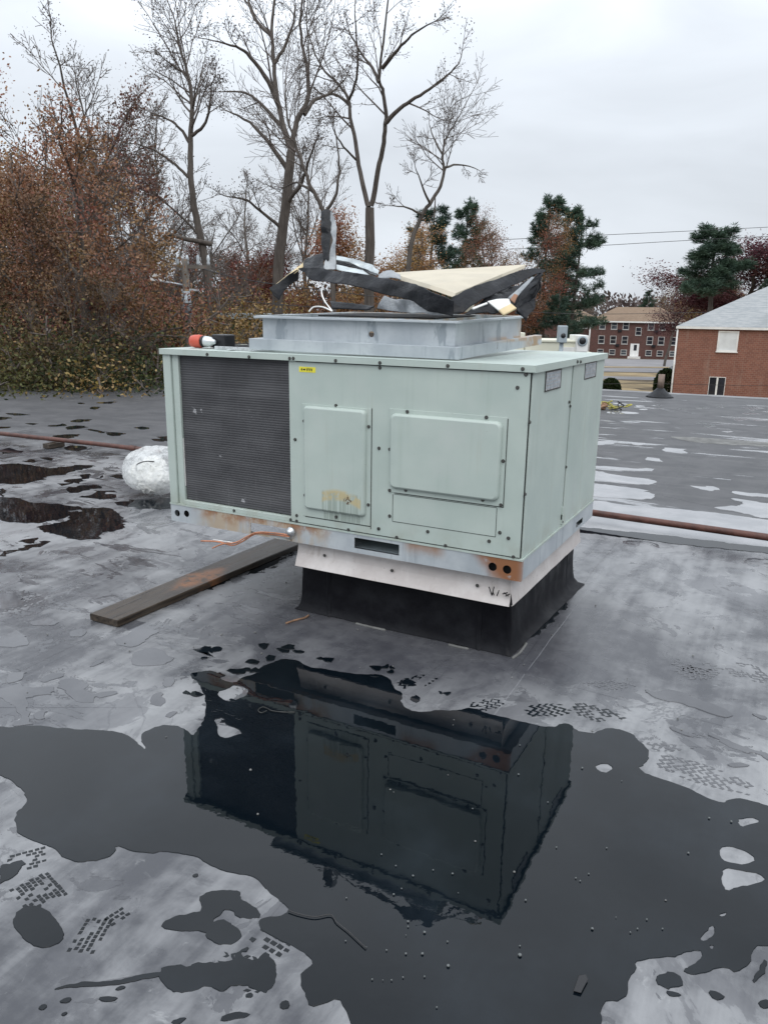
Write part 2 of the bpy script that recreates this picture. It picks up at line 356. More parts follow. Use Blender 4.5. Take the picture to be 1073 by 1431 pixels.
def m_flash():
    g = G('white_flashing', .48); n = g.noise(5, 6, .65); st = g.noise(1, 5, .65, vec=g.map((22, 22, 2)))
    c = g.mix(g.step(n, .35, .7), (.50,.46,.44), (.62,.585,.565)); c = g.mix(g.mul(g.step(st, .55, .72), .5), c, (.36,.31,.27)); c = g.mix(g.step(g.noise(55, 3), .70, .75), c, (.2,.17,.15)); g.base(c); g.bump(g.noise(6, 4), .15, .03); return g.m
M = dict(roof=m_roof(), water=m_water(), film=m_film('shallow_water', (.075,.077,.085), (.115,.117,.125)), sky_sheen=m_film('sky_sheen_water', (.24,.245,.255), (.33,.33,.34)), paint=m_paint(), rail=m_galv('galvanized_rail', 'rail'), galv=m_galv('galvanized_adapter', 'spot'),  # far right water has the sky's grazing reflection mixed into its pale base colour
  skirt=m_rubber('curb_rubber', (.006,.006,.008), (.016,.017,.020), .5, .25, 5, 1.22), flap=m_rubber('torn_rubber', (.008,.009,.011), (.024,.026,.031), .42, .5, 9, 1.32),
  greyflap=m_rubber('torn_rubber_back', (.22,.24,.26), (.40,.42,.43), .45, .5, 8), foil=simple('shiny_liner', (.42,.46,.47), .33, .5, .4, 9, .4),
  board=simple('insulation_board', (.50,.455,.365), .8, 0, .08, 5, .1), boardback=simple('board_edge', (.55,.45,.28), .85, 0, .2, 9),
  flash=m_flash(), screw=simple('screw_steel', (.07,.07,.065), .5, .5, .4, 30),
  dark=simple('dark_void', (.012,.012,.013), .8), gap_shade=simple('gap_shade_tone', (.03,.035,.032), .7), coil=m_coil(),
  label=simple('faded_plate', (.36,.37,.38), .55, .2, .35, 40), yellow=simple('yellow_sticker', (.75,.68,.06), .5, 0, .1, 20), ink=simple('black_ink', (.015,.015,.015), .6),
  steel=simple('bright_steel', (.62,.64,.65), .28, .7, .2, 14), wood=m_wood(), pipe=simple('rusty_red_pipe', (.085,.036,.027), .5, 0, .35, 12, .3),
  copper=simple('orange_wire', (.46,.20,.115), .4, .2, .2, 20), white=simple('white_paint', (.72,.72,.70), .5, 0, .08, 6), whitew=simple('white_wire', (.75,.75,.73), .4),
  drillred=simple('red_plastic', (.50,.09,.055), .4, 0, .12, 10), black=simple('black_plastic', (.012,.012,.014), .35, 0, .2, 12),
  bag=m_bag(), wad=simple('white_wadding', (.80,.80,.77), .9, 0, .1, 14, .6), cream=simple('cream_paint', (.66,.65,.53), .5, 0, .08, 3), greybox=simple('grey_hood', (.33,.38,.41), .5, .2, .15, 5),
  brick1=m_brick('orange_brick', (.235,.098,.066), (.18,.075,.052), (.28,.21,.17), 2.2), brick2=m_brick('dark_red_brick', (.115,.052,.042), (.085,.040,.034), (.15,.10,.085), 2.0),
  shgrey=m_shingle('grey_shingles', (.26,.28,.29), (.36,.37,.375)), shtan=m_shingle('tan_shingles', (.17,.115,.075), (.225,.16,.11)),
  glass=m_glass('window_glass', (.06,.07,.08)), glassd=m_glass('dark_window_glass', (.02,.022,.03)), curtain=simple('pale_curtain', (.62,.64,.64), .7, 0, .1, 1.5),
  dulltrim=simple('dull_trim', (.42,.41,.39), .7, 0, .15, 2), trim=simple('white_trim', (.70,.69,.66), .6, 0, .08, 2), bark=m_bark('dark_bark', (.060,.050,.043), (.125,.108,.094)), barkg=m_bark('grey_bark', (.065,.056,.049), (.13,.115,.10)),
  twig=simple('twig_bark', (.125,.105,.094), .9), leaf=m_leaf('leaf', .45), needle=m_leaf('needle', .25), pole=simple('pole_timber', (.13,.115,.10), .9, 0, .25, 5),
  wire=simple('black_cable', (.03,.03,.032), .6), asphalt=simple('asphalt', (.20,.195,.20), .9, 0, .15, .3), lawn=simple('tan_lawn', (.25,.19,.105), .95, 0, .3, .35, .3),
  soil=simple('leaf_litter', (.10,.075,.045), .95, 0, .45, .9, .4), carpaint=simple('black_car_paint', (.012,.013,.016), .2, 0, .1, 3), tyre=simple('tyre_rubber', (.02,.02,.02), .8),
  wall=simple('roof_wall', (.32,.30,.27), .8, 0, .2, 1), edge=simple('drip_edge', (.20,.20,.205), .5, .2, .2, 3), lens=simple('lamp_lens', (.7,.72,.72), .3), red=simple('red_light', (.5,.03,.02), .3),
  straw=simple('yellow_rubber', (.36,.33,.07), .5, 0, .2, 15), brownrag=simple('brown_cloth', (.22,.13,.08), .9, 0, .3, 20), dirt=simple('dirt_streak', (.15,.15,.145), .9, 0, .3, 6, .2), bubble=None)
gb = G('bubble_film', .02, ior=1.33, color=(.12,.13,.13)); M['bubble'] = gb.m

# ------------------------------------------------------------------ terrain
def fwd_d(x, y): return (x-CAM[0])*FH[0] + (y-CAM[1])*FH[1]
def ground(x, y):
    D = fwd_d(x, y); return -4.2 - .0145*max(0., min(D, 400.)-50.) + .12*mnoise.noise(Vector((x*.07, y*.07, 0)))
def terrain(name, m, d0, d1, u0_, u1_, nd, nu, off=0., warp=0.):
    V = []; F_ = []
    for i in range(nd+1):
        t = i/nd; D = d0 + (d1-d0)*(t**1.6 if d1 > 600 else t)
        for j in range(nu+1):
            u = u0_ + (u1_-u0_)*j/nu
            x = CAM[0] + FH[0]*D + r0[0]*u; y = CAM[1] + FH[1]*D + r0[1]*u
            if warp: D2 = warp*mnoise.noise(Vector((u*.08, D*.1, 3))); x += FH[0]*D2; y += FH[1]*D2
            V.append((x, y, ground(x, y)+off))
    for i in range(nd):
        for j in range(nu): F_.append((i*(nu+1)+j, i*(nu+1)+j+1, (i+1)*(nu+1)+j+1, (i+1)*(nu+1)+j))
    b = MB(); b.add(V, F_, True); return tag(b.build(name, m), kind='structure')
terrain('ground', M['soil'], -300, 1500, -700, 700, 120, 90)
terrain('lawn', M['lawn'], 30, 92, 2, 70, 24, 20, .04, 1.5)
terrain('parking_lot', M['asphalt'], 93, 133, 18, 70, 16, 16, .05)
terrain('side_street', M['asphalt'], 80, 85, 12, 90, 4, 20, .07, 1.0)
terrain('lawn_strip', M['lawn'], 104, 107, 18, 42, 4, 12, .09, 1.0)

# ------------------------------------------------------------------ our flat roof
roof_pts = [(-60,-1.5),(-60,-25),(30,-25),(30,16.0),(.54,15.62),(-2.9,15.45),(-13.3,14.9),(-13.72,12.0),(-14.1,10.02),(-16.64,9.36)]
rb = MB(); n = len(roof_pts); rb.add([(x,y,0) for x,y in roof_pts], [tuple(range(n))])
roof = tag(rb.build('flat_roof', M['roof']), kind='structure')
wb_ = MB()
for i in range(n):
    a = roof_pts[i]; b = roof_pts[(i+1)%n]; wb_.add([(a[0],a[1],-.002),(b[0],b[1],-.002),(b[0],b[1],-7),(a[0],a[1],-7)], [(0,1,2,3)])
wb_.build('roof_wall', M['wall'], roof)
for i in list(range(3, n)):        # raised metal edge along the rim
    a = Vector((*roof_pts[i], 0)); b = Vector((*roof_pts[(i+1)%n], 0)); t = (b-a).normalized(); nn = Vector((-t.y, t.x, 0))
    e = MB(); e.prism([a+nn*.10+Vector((0,0,.004)), a+nn*.03+Vector((0,0,.03)), a-nn*.02+Vector((0,0,.03)), a-nn*.02+Vector((0,0,-.12)), a-nn*.002+Vector((0,0,-.12)), a-nn*.002+Vector((0,0,.003))], b-a)
    e.build('edge_strip', M['edge'], roof)
def seam(pts, w=.075, h=.0035, m='roof', name='membrane_seam'):
    b = MB(); pts = [Vector((p[0], p[1], 0)) for p in pts]; V = []; F_ = []
    res = []
    for i in range(len(pts)-1):
        k = max(2, int((pts[i+1]-pts[i]).length/.12))
        res += [pts[i].lerp(pts[i+1], j/k) for j in range(k)]
    res.append(pts[-1])
    for i, q in enumerate(res):
        t = (res[min(i+1, len(res)-1)]-res[max(i-1, 0)]).normalized(); nn = Vector((-t.y, t.x, 0)); wob = .006*mnoise.noise(q*3)
        V += [q+nn*(-w/2+wob), q+nn*(-w/2+.004+wob)+Vector((0,0,h)), q+nn*(w/2-.004+wob)+Vector((0,0,h)), q+nn*(w/2+wob)]
    for i in range(len(res)-1):
        for k in range(3): F_.append((i*4+k, i*4+k+1, i*4+k+5, i*4+k+4))
    b.add(V, F_); return b.build(name, M[m], roof)
for si_, L in enumerate(([(-2.10,-6),(-2.09,-1.36),(-2.30,3.2),(-2.6,15.0)], [(-.20,-5),(-.13,-2.1),(-.29,.14)], [(.04,-5),(.03,-.38),(0.0,1.7),(-.05,9)],
          [(-3.94,0.0),(-5.05,3.7)], [(-16,8.0),(-13.3,7.96),(-10.25,8.4),(-2.4,10.9),(.7,11.35),(8,11.8)], [(-16,5.2),(-8,5.0),(-.76,4.92),(.99,4.05),(4,3.4)], [(-.42,-.9),(-.30,.14)], [(-3.2,-2.2),(-1.1,-1.0),(-.2,-.62),(1.4,-.1)], [(.05,.02),(1.2,-.05),(3,-.3)])):
    seam(L, (.06,.08)[si_%2], .0010+.00012*si_)
dl = MB()
def strip_poly(px_pts, z, name, m, parent=None, amp=.02, seed=0):
    pass

# ------------------------------------------------------------------ puddles
def smooth_closed(P, it=2):
    for _ in range(it):
        Q = []
        for i in range(len(P)):
            a = P[i]; b = P[(i+1)%len(P)]; Q += [a*.75+b*.25, a*.25+b*.75]
        P = Q
    return P
def rough_outline(px, seed, amp=1.0, it=1):
    W = [gz(x, y)[:2] for x, y in px]; W = smooth_closed(W, it)
    D = float(np.mean([np.hypot(*(w-CAM[:2])) for w in W])); ds = max(.006, .0042*D); out = []
    for i in range(len(W)):
        a = W[i]; b = W[(i+1)%len(W)]; L = float(np.hypot(*(b-a))); k = max(1, min(60, int(L/ds)))
        for j in range(k): out.append(a+(b-a)*j/k)
    res = []
    for q in out:
        v = Vector((q[0]*3.4, q[1]*4.8, seed)); s = amp*D*.0026
        dx = (mnoise.noise(v*1.3)*2.0 + mnoise.noise(v*3)*1.3 + .9*mnoise.noise(v*7) + .55*mnoise.noise(v*16))*1.5; dy = mnoise.noise(v*1.3+Vector((7,3,1)))*1.6 + mnoise.noise(v*3+Vector((3,9,1)))*1.1 + .8*mnoise.noise(v*7+Vector((1,2,8))) + .5*mnoise.noise(v*16+Vector((1,5,8)))
        res.append(q + np.array([dx, dy])*s)
    return res
def area(P): return .5*sum(P[i][0]*P[(i+1)%len(P)][1]-P[(i+1)%len(P)][0]*P[i][1] for i in range(len(P)))
pcount = [0]
def puddle(px, holes=(), amp=1.0, it=1, z=.0026, name='puddle', m='water'):
    pcount[0] += 1; zz = z + .00001*pcount[0]
    loops = [rough_outline(px, pcount[0]*1.7, amp, it)] + [rough_outline(h, pcount[0]*1.7+.5, amp*.8, it) for h in holes]
    if area(loops[0]) < 0: loops[0].reverse()
    for h in loops[1:]:
        if area(h) > 0: h.reverse()
    L3 = [[Vector((q[0], q[1], 0)) for q in l] for l in loops]; tris = tessellate_polygon(L3)
    b = MB(); flat = [q for l in L3 for q in l]
    b.add([(q.x, q.y, zz) for q in flat], [tuple(t) for t in tris], False)
    for l in L3:
        N = len(l); V = []
        for i, q in enumerate(l):
            t = (l[(i+1)%N]-l[i-1]); t = t.normalized() if t.length > 1e-9 else Vector((1,0,0)); nn = Vector((t.y, -t.x, 0))
            V += [(q.x, q.y, zz), (q.x+nn.x*.0008, q.y+nn.y*.0008, zz-.0005), (q.x+nn.x*.0016, q.y+nn.y*.0016, .0)]
        b.add(V, [(3*i+k, 3*((i+1)%N)+k, 3*((i+1)%N)+k+1, 3*i+k+1) for i in range(N) for k in range(2)], True)
    me = b.mesh(name)
    bm = bmesh.new(); bm.from_mesh(me); bmesh.ops.remove_doubles(bm, verts=bm.verts, dist=1e-6)
    for f in bm.faces:
        if f.normal.z < 0: f.normal_flip()
    bm.to_mesh(me); bm.free()
    o = link(name, me, M[m]); return tag(o, kind='structure')
def Z(sc, ox, oy, pts): return [(ox+x/sc, oy+y/sc) for x, y in pts]
main_up = [(-150,1005),(0,1018),(55,1013),(96,1020),(131,1020),(166,1023),(187,1031),(194,1044),(206,1049),(198,1036),(205,1024),(222,1016),(245,1014),(262,1020),(268,1030),
  (276,1022),(284,1006),(289,994),(287,975),(280,966),(282,957),(264,944),(270,940),(303,938),(299,947),(310,951),(327,956),(340,947),(356,943),(364,932),(380,925),(398,921),(418,923),(428,932),(453,935),(480,941),(513,943),(540,945),
  (547,954),(551,962),(560,969),(563,985),(582,997),(606,993),(639,994),(660,989),(684,998),(706,1004),(740,1012),(774,1019),(784,1011),(800,1013),(804,1022),(826,1026),(838,1020),(858,1017),(883,1026),(894,1036),(905,1046),(908,1060),(892,1079),(922,1088),(962,1101),(988,1116),(1007,1123),(1024,1114),(1045,1118),(1075,1128),(1130,1140),(1200,1160)]
main_lo = [(1230,1250),(1150,1300),(1066,1324),(1056,1334),(1044,1344),(1030,1362),(1012,1349),(990,1356),(967,1360),(955,1356),(964,1348),(979,1337),(977,1326),(937,1334),(891,1339),(885,1357),(878,1367),(881,1390),(868,1402),(853,1399),(840,1411),(837,1431),(820,1490),(600,1500),(495,1480),(487,1431),(485,1408),(478,1396),(453,1401),(432,1407),(424,1388),(418,1368),(430,1356),(440,1346),(424,1328),(398,1315),(372,1305),(364,1290),(367,1283),(400,1280),(403,1266),(384,1252),(366,1240),(357,1226),(327,1222),(297,1211),(272,1196),(242,1190),(211,1192),(184,1192),(163,1181),(158,1196),(146,1204),(113,1207),(96,1202),(80,1187),(55,1178),(36,1172),(20,1158),(22,1143),(26,1129),(39,1119),(35,1107),(14,1089),(0,1083),(-160,1060)]
holes = [[(303,968),(318,963),(331,957),(347,960),(345,972),(327,983),(308,978)], [(299,1005),(316,1003),(318,1014),(342,1024),(326,1029),(308,1031),(301,1022),(306,1014)],
  [(1002,1183),(1018,1182),(1045,1191),(1058,1201),(1040,1208),(1010,1203),(1001,1196)], [(1006,1209),(1040,1216),(1060,1221),(1070,1231),(1045,1237),(1028,1241),(1013,1248),(1007,1235)],
  [(977,1310),(992,1290),(1000,1300),(990,1315),(978,1317)], [(1030,1147),(1046,1140),(1062,1147),(1046,1153),(1034,1157)], [(832,1068),(850,1066),(860,1074),(852,1081),(838,1078)], [(992,1322),(1000,1322),(998,1328),(993,1327)], [(1003,1277),(1016,1275),(1014,1280),(1005,1281)]]
puddle(main_up+main_lo, holes, .85, 1)
PUD = [
 # lower left
 ([(20,1290),(30,1270),(50,1264),(70,1272),(76,1283),(88,1300),(84,1314),(66,1324),(45,1318),(32,1306)], .4),
 (Z(2.6825,0,1180,[(745,190),(830,168),(890,175),(885,205),(975,255),(972,285),(890,275),(880,250),(840,250),(800,300),(850,285),(920,345),(890,375),(820,385),(780,350),(770,320),(690,325),(620,312),(640,275),(750,265),(770,235)]), .7),
 (Z(2.6825,0,1180,[(600,490),(680,455),(700,470),(760,435),(850,440),(920,375),(930,390),(890,420),(960,445),(1010,395),(1060,480),(1035,560),(960,540),(920,510),(860,560),(780,545),(700,570),(640,560)]), .9),
 (Z(2.6825,0,1180,[(195,545),(290,528),(420,508),(560,485),(610,480),(600,495),(420,522),(330,540),(250,542)]), .4),
 (Z(2.6825,0,1180,[(215,590),(240,575),(265,578),(255,592)]), .4), (Z(2.6825,0,1180,[(375,580),(400,572),(445,575),(430,590),(390,594)]), .4), (Z(2.6825,0,1180,[(420,540),(455,530),(470,536),(440,545)]), .4),
 (Z(2.6825,0,1180,[(140,612),(165,600),(180,606),(160,620)]), .4), (Z(2.6825,0,1180,[(240,635),(258,625),(264,632),(250,642)]), .4), (Z(2.6825,0,1180,[(830,655),(880,628),(938,628),(920,650),(860,668)]), .5),
 (Z(2.6825,0,1180,[(915,570),(935,558),(948,570),(935,582)]), .4), (Z(2.6825,0,1180,[(1055,595),(1080,585),(1090,610),(1060,620)]), .4), (Z(2.6825,0,1180,[(635,670),(690,650),(705,655),(660,680)]), .4),
 (Z(2.6825,0,1180,[(0,90),(50,62),(105,60),(80,100),(50,130),(20,140),(0,180)]), .9), (Z(2.6825,0,1180,[(720,110),(735,103),(738,115),(727,119)]), .3),
 # right lower
 (Z(2.013,540,860,[(745,1030),(790,1012),(820,1018),(830,1040),(800,1050)]), .9), (Z(2.013,540,860,[(785,1060),(815,1058),(830,1072),(800,1075)]), .5), (Z(2.013,540,860,[(905,1062),(935,1062),(952,1078),(925,1088)]), .4), (Z(2.013,540,860,[(1045,1090),(1080,1085),(1085,1110),(1055,1108)]), .5), (Z(2.013,540,860,[(830,1000),(855,985),(870,990),(845,1008)]), .5),
 (Z(2.013,540,860,[(1025,1035),(1045,990),(1060,965),(1075,975),(1050,1010)]), .5),
 # left middle film
 (Z(2.5548,0,780,[(400,305),(480,258),(555,255),(565,270),(510,300),(460,318)]), .5), (Z(2.5548,0,780,[(468,355),(520,322),(575,322),(600,345),(630,358),(570,382),(520,393),(475,378)]), .5),
 (Z(2.5548,0,780,[(320,385),(355,360),(382,365),(350,385)]), .5), (Z(2.5548,0,780,[(148,438),(185,410),(230,410),(225,422),(170,440)]), .5), (Z(2.5548,0,780,[(240,270),(270,252),(298,262),(290,278),(255,285)]), .6),
 (Z(2.5548,0,780,[(340,488),(365,476),(410,475),(412,486),(370,498)]), .5), (Z(2.5548,0,780,[(583,452),(600,430),(632,428),(630,445),(605,463)]), .6), (Z(2.5548,0,780,[(525,515),(560,480),(595,478),(598,505),(560,525)]), .7), (Z(2.5548,0,780,[(582,560),(600,547),(625,550),(610,570)]), .5),
 (Z(2.5548,0,780,[(-60,470),(0,480),(80,445),(105,465),(200,455),(195,480),(130,505),(95,515),(85,560),(95,598),(30,605),(50,560),(55,525),(0,500),(-60,510)]), .8), (Z(2.5548,0,780,[(-40,300),(0,290),(60,258),(105,262),(100,300),(20,318),(-40,330)]), .8),
 (Z(2.5548,0,780,[(20,430),(60,402),(95,410),(80,440),(35,450)]), .8), (Z(2.5548,0,780,[(105,230),(150,208),(200,225),(180,245),(125,245)]), .8), (Z(2.5548,0,780,[(215,455),(240,432),(300,432),(310,470),(330,500),(290,525),(250,510)]), 1.1), (Z(2.5548,0,780,[(-20,130),(60,120),(100,170),(40,195),(-20,180)]), 1.2), (Z(2.5548,0,780,[(120,570),(160,540),(182,548),(150,580)]), .9),
 # dark splashes at the head of the main puddle
 (Z(2.5548,0,780,[(680,325),(720,318),(735,345),(745,362),(705,352),(685,345)]), 1.6), (Z(2.5548,0,780,[(755,332),(775,320),(805,322),(795,337),(765,340)]), .5), (Z(2.5548,0,780,[(968,322),(1000,316),(1035,325),(1030,340),(990,338)]), .6),
 # beside the plank, under the unit
 ([(196,864),(265,832),(330,806),(384,786),(398,772),(420,762),(424,755),(408,752),(330,795),(250,832),(185,864)], .6), (Z(2.4386,0,480,[(830,790),(880,750),(960,735),(990,715),(1020,690),(1000,730),(930,760),(880,785)]), .8),
 # dark water added beside the curb corner, standing for the void under the flashing
 ([(733,893),(746,862),(770,842),(790,838),(788,850),(766,874),(748,888)], .6),
 # left far
 (Z(4.471,0,540,[(-200,530),(0,495),(90,478),(250,512),(430,495),(625,492),(540,520),(380,548),(300,570),(180,605),(0,612),(-200,640)]), .6),
 (Z(4.471,0,540,[(-100,690),(30,700),(120,702),(200,735),(330,728),(400,742),(520,750),(420,785),(430,830),(300,860),(200,855),(90,855),(0,828),(-100,830)]), .8),
 (Z(4.471,0,540,[(235,885),(330,860),(420,840),(440,790),(570,755),(690,765),(745,800),(790,845),(740,905),(620,935),(530,965),(470,960),(400,930),(300,920)]), .9),
 (Z(4.471,0,540,[(410,640),(500,622),(590,612),(600,632),(520,660),(450,672)]), .8), (Z(4.471,0,540,[(520,690),(590,655),(690,640),(700,655),(640,675),(740,672),(700,700),(590,710)]), .9), (Z(4.471,0,540,[(690,560),(755,540),(765,578),(720,570)]), .7),
 (Z(4.471,0,540,[(420,590),(500,565),(560,545),(580,560),(510,595),(400,622),(380,628)]), 1.0), (Z(4.471,0,540,[(330,310),(400,298),(470,296),(510,306),(430,326),(360,322)]), .5), (Z(4.471,0,540,[(400,385),(440,370),(530,375),(570,385),(470,408),(410,400)]), .6),
 (Z(4.471,0,540,[(425,212),(500,204),(605,208),(560,222),(450,224)]), .5), (Z(4.471,0,540,[(285,245),(380,232),(440,238),(400,250),(300,252)]), .5), (Z(4.471,0,540,[(410,262),(470,244),(555,242),(545,258),(440,272)]), .6), (Z(4.471,0,540,[(655,302),(700,285),(795,295),(760,305),(680,312)]), .5), (Z(4.471,0,540,[(550,262),(640,280),(690,285),(640,294),(570,280)]), .6),
 (Z(4.471,0,540,[(600,100),(690,92),(740,98),(700,108),(620,108)]), .4), (Z(4.471,0,540,[(30,170),(110,168),(185,176),(130,186)]), .5), (Z(4.471,0,540,[(-20,195),(40,190),(70,202),(30,210),(-20,210)]), .5), (Z(4.471,0,540,[(165,235),(210,228),(245,234),(200,243)]), .4), (Z(4.471,0,540,[(0,400),(50,385),(100,400),(60,420),(0,425)]), .7), (Z(4.471,0,540,[(-40,258),(30,252),(80,253),(40,264),(-40,266)]), .4), (Z(4.471,0,540,[(835,258),(880,250),(935,264),(890,272)]), .4), (Z(4.471,0,540,[(475,106),(520,100),(530,108),(490,112)]), .3), (Z(4.471,0,540,[(550,135),(600,124),(625,140),(580,145)]), .4),
 (Z(4.471,0,540,[(930,330),(1000,315),(1080,310),(1090,345),(1000,345)]), .6), (Z(4.471,0,540,[(700,725),(780,712),(900,715),(1100,690),(1110,770),(960,770),(800,750)]), .9), (Z(4.471,0,540,[(150,462),(220,455),(260,468),(190,478)]), .5), (Z(4.471,0,540,[(255,450),(330,446),(370,460),(300,465)]), .5), (Z(4.471,0,540,[(590,580),(640,555),(650,565),(600,572)]), .5),
 (Z(4.471,0,540,[(0,670),(40,640),(55,650),(30,685),(0,690)]), .6), (Z(4.471,0,540,[(130,960),(210,935),(260,960),(200,985)]), 1.2), (Z(4.471,0,540,[(0,1060),(100,1020),(200,1000),(320,965),(340,975),(200,1015),(80,1055)]), .9),
 # right, bright film by the pipe
 (Z(3.662,780,560,[(-60,560),(60,540),(175,508),(350,540),(520,545),(800,575),(1073,612),(1180,630),(1180,790),(1073,772),(860,738),(640,722),(500,700),(250,672),(100,650),(-60,640)]), .5),
 (Z(3.662,780,560,[(60,440),(175,443),(400,462),(490,475),(462,508),(340,502),(175,490),(60,490)]), .5), (Z(3.662,780,560,[(60,345),(180,355),(270,372),(330,388),(440,398),(500,412),(470,430),(380,428),(180,402),(60,395)]), .6), (Z(3.662,780,560,[(60,330),(190,332),(330,345),(485,346),(470,363),(330,356),(190,343),(60,345)]), .5),
 (Z(3.662,780,560,[(60,424),(175,422),(300,436),(460,458),(400,465),(250,450),(60,440)]), .4), (Z(3.662,780,560,[(425,295),(480,292),(537,298),(525,311),(470,308)]), .4), (Z(3.662,780,560,[(530,240),(600,243),(672,252),(640,272),(580,264),(527,257)]), .4), (Z(3.662,780,560,[(350,218),(430,215),(472,224),(400,229)]), .4), (Z(3.662,780,560,[(100,200),(190,206),(310,210),(290,222),(190,228),(100,225)]), .4),
 (Z(3.662,780,560,[(665,440),(740,438),(820,445),(826,466),(760,460),(700,452)]), .5), (Z(3.662,780,560,[(868,460),(960,470),(1073,482),(1180,490),(1180,510),(1073,495),(960,490),(900,478)]), .5), (Z(3.662,780,560,[(880,500),(1000,515),(1180,540),(1180,625),(1073,606),(930,575),(805,552),(860,545),(930,540),(942,520)]), .6),
 (Z(3.662,780,560,[(880,90),(960,92),(975,98),(930,107),(895,100)]), .3), (Z(3.662,780,560,[(930,64),(1000,62),(1035,70),(960,73)]), .3), (Z(3.662,780,560,[(955,36),(1010,32),(1060,38),(1000,46),(990,54),(965,44)]), .3), (Z(3.662,780,560,[(690,34),(740,32),(765,38),(715,42)]), .3), (Z(3.662,780,560,[(600,40),(640,42),(672,48),(620,48)]), .3), (Z(3.662,780,560,[(250,56),(330,54),(412,62),(380,69),(255,66)]), .3), (Z(3.662,780,560,[(385,24),(430,25),(456,30),(400,33)]), .3), (Z(3.662,780,560,[(270,12),(320,12),(362,18),(300,23)]), .3), (Z(3.662,780,560,[(725,130),(770,128),(792,124),(785,132),(750,138)]), .3), (Z(3.662,780,560,[(835,157),(870,154),(900,160),(870,164)]), .3), (Z(3.662,780,560,[(410,44),(440,41),(452,46),(425,49)]), .3), (Z(3.662,780,560,[(985,98),(1030,98),(1073,102),(1020,106)]), .3), (Z(3.662,780,560,[(480,24),(510,20),(530,26),(500,28)]), .3), (Z(3.662,780,560,[(800,33),(830,30),(852,35),(820,39)]), .3),
 ([(790,735),(812,737),(850,741),(960,752),(1073,766),(1160,776),(1160,786),(1073,773),(960,762),(900,755),(850,749),(812,744),(790,740)], .5),  # extra dark strip that paints in the pipe's reflection
 # right near film
 (Z(2.8767,700,860,[(560,290),(640,310),(720,300),(800,340),(910,370),(920,400),(870,410),(820,385),(740,355),(660,345),(600,315)]), .6), (Z(2.8767,700,860,[(830,470),(900,490),(960,520),(1073,565),(1150,600),(1150,640),(1050,560),(960,555),(880,520)]), .8), (Z(2.8767,700,860,[(665,445),(690,448),(740,472),(770,490),(730,478),(690,462)]), .4), (Z(2.8767,700,860,[(1000,392),(1030,400),(1065,412),(1040,417),(1010,405)]), .4), (Z(2.8767,700,860,[(905,595),(950,588),(1000,600),(960,612)]), .6),
]
for px, am in PUD:
    am *= 2.1
    x = sum(p[0] for p in px)/len(px); y = sum(p[1] for p in px)/len(px)
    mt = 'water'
    if y < 780 and x > 780: mt = 'water' if abs(y-757) < 6 and len(px) == 13 else 'sky_sheen'  # pale water with painted sky reflection, except the dark pipe reflection strip
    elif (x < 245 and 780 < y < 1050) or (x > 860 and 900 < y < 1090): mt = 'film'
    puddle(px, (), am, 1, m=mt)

rg_ = random.Random(21)
for k in range(34):      # splashes round the head of the main puddle
    cx_, cy_ = rg_.choice([(285,925),(300,945),(275,965),(345,935),(375,915),(395,908),(320,990),(450,918),(500,930),(545,940),(575,955),(620,975),(295,1000),(560,948)]); cx_ += rg_.gauss(0,16); cy_ += rg_.gauss(0,7); rr_ = rg_.uniform(2.5,8)
    puddle([(cx_+rr_*math.cos(t)*rg_.uniform(.7,1.6), cy_+.55*rr_*math.sin(t)*rg_.uniform(.6,1.3)) for t in [2*PI*i_/8 for i_ in range(8)]], (), 1.1, 0)
# dried dirt streak on the right and light scuffs
puddle(Z(3.662,780,560,[(575,186),(640,184),(800,194),(950,206),(1073,214),(1160,222),(1160,240),(1073,236),(940,226),(820,224),(700,212),(620,202)]), (), .8, 1, .0022, 'dirt_streak', 'dirt')

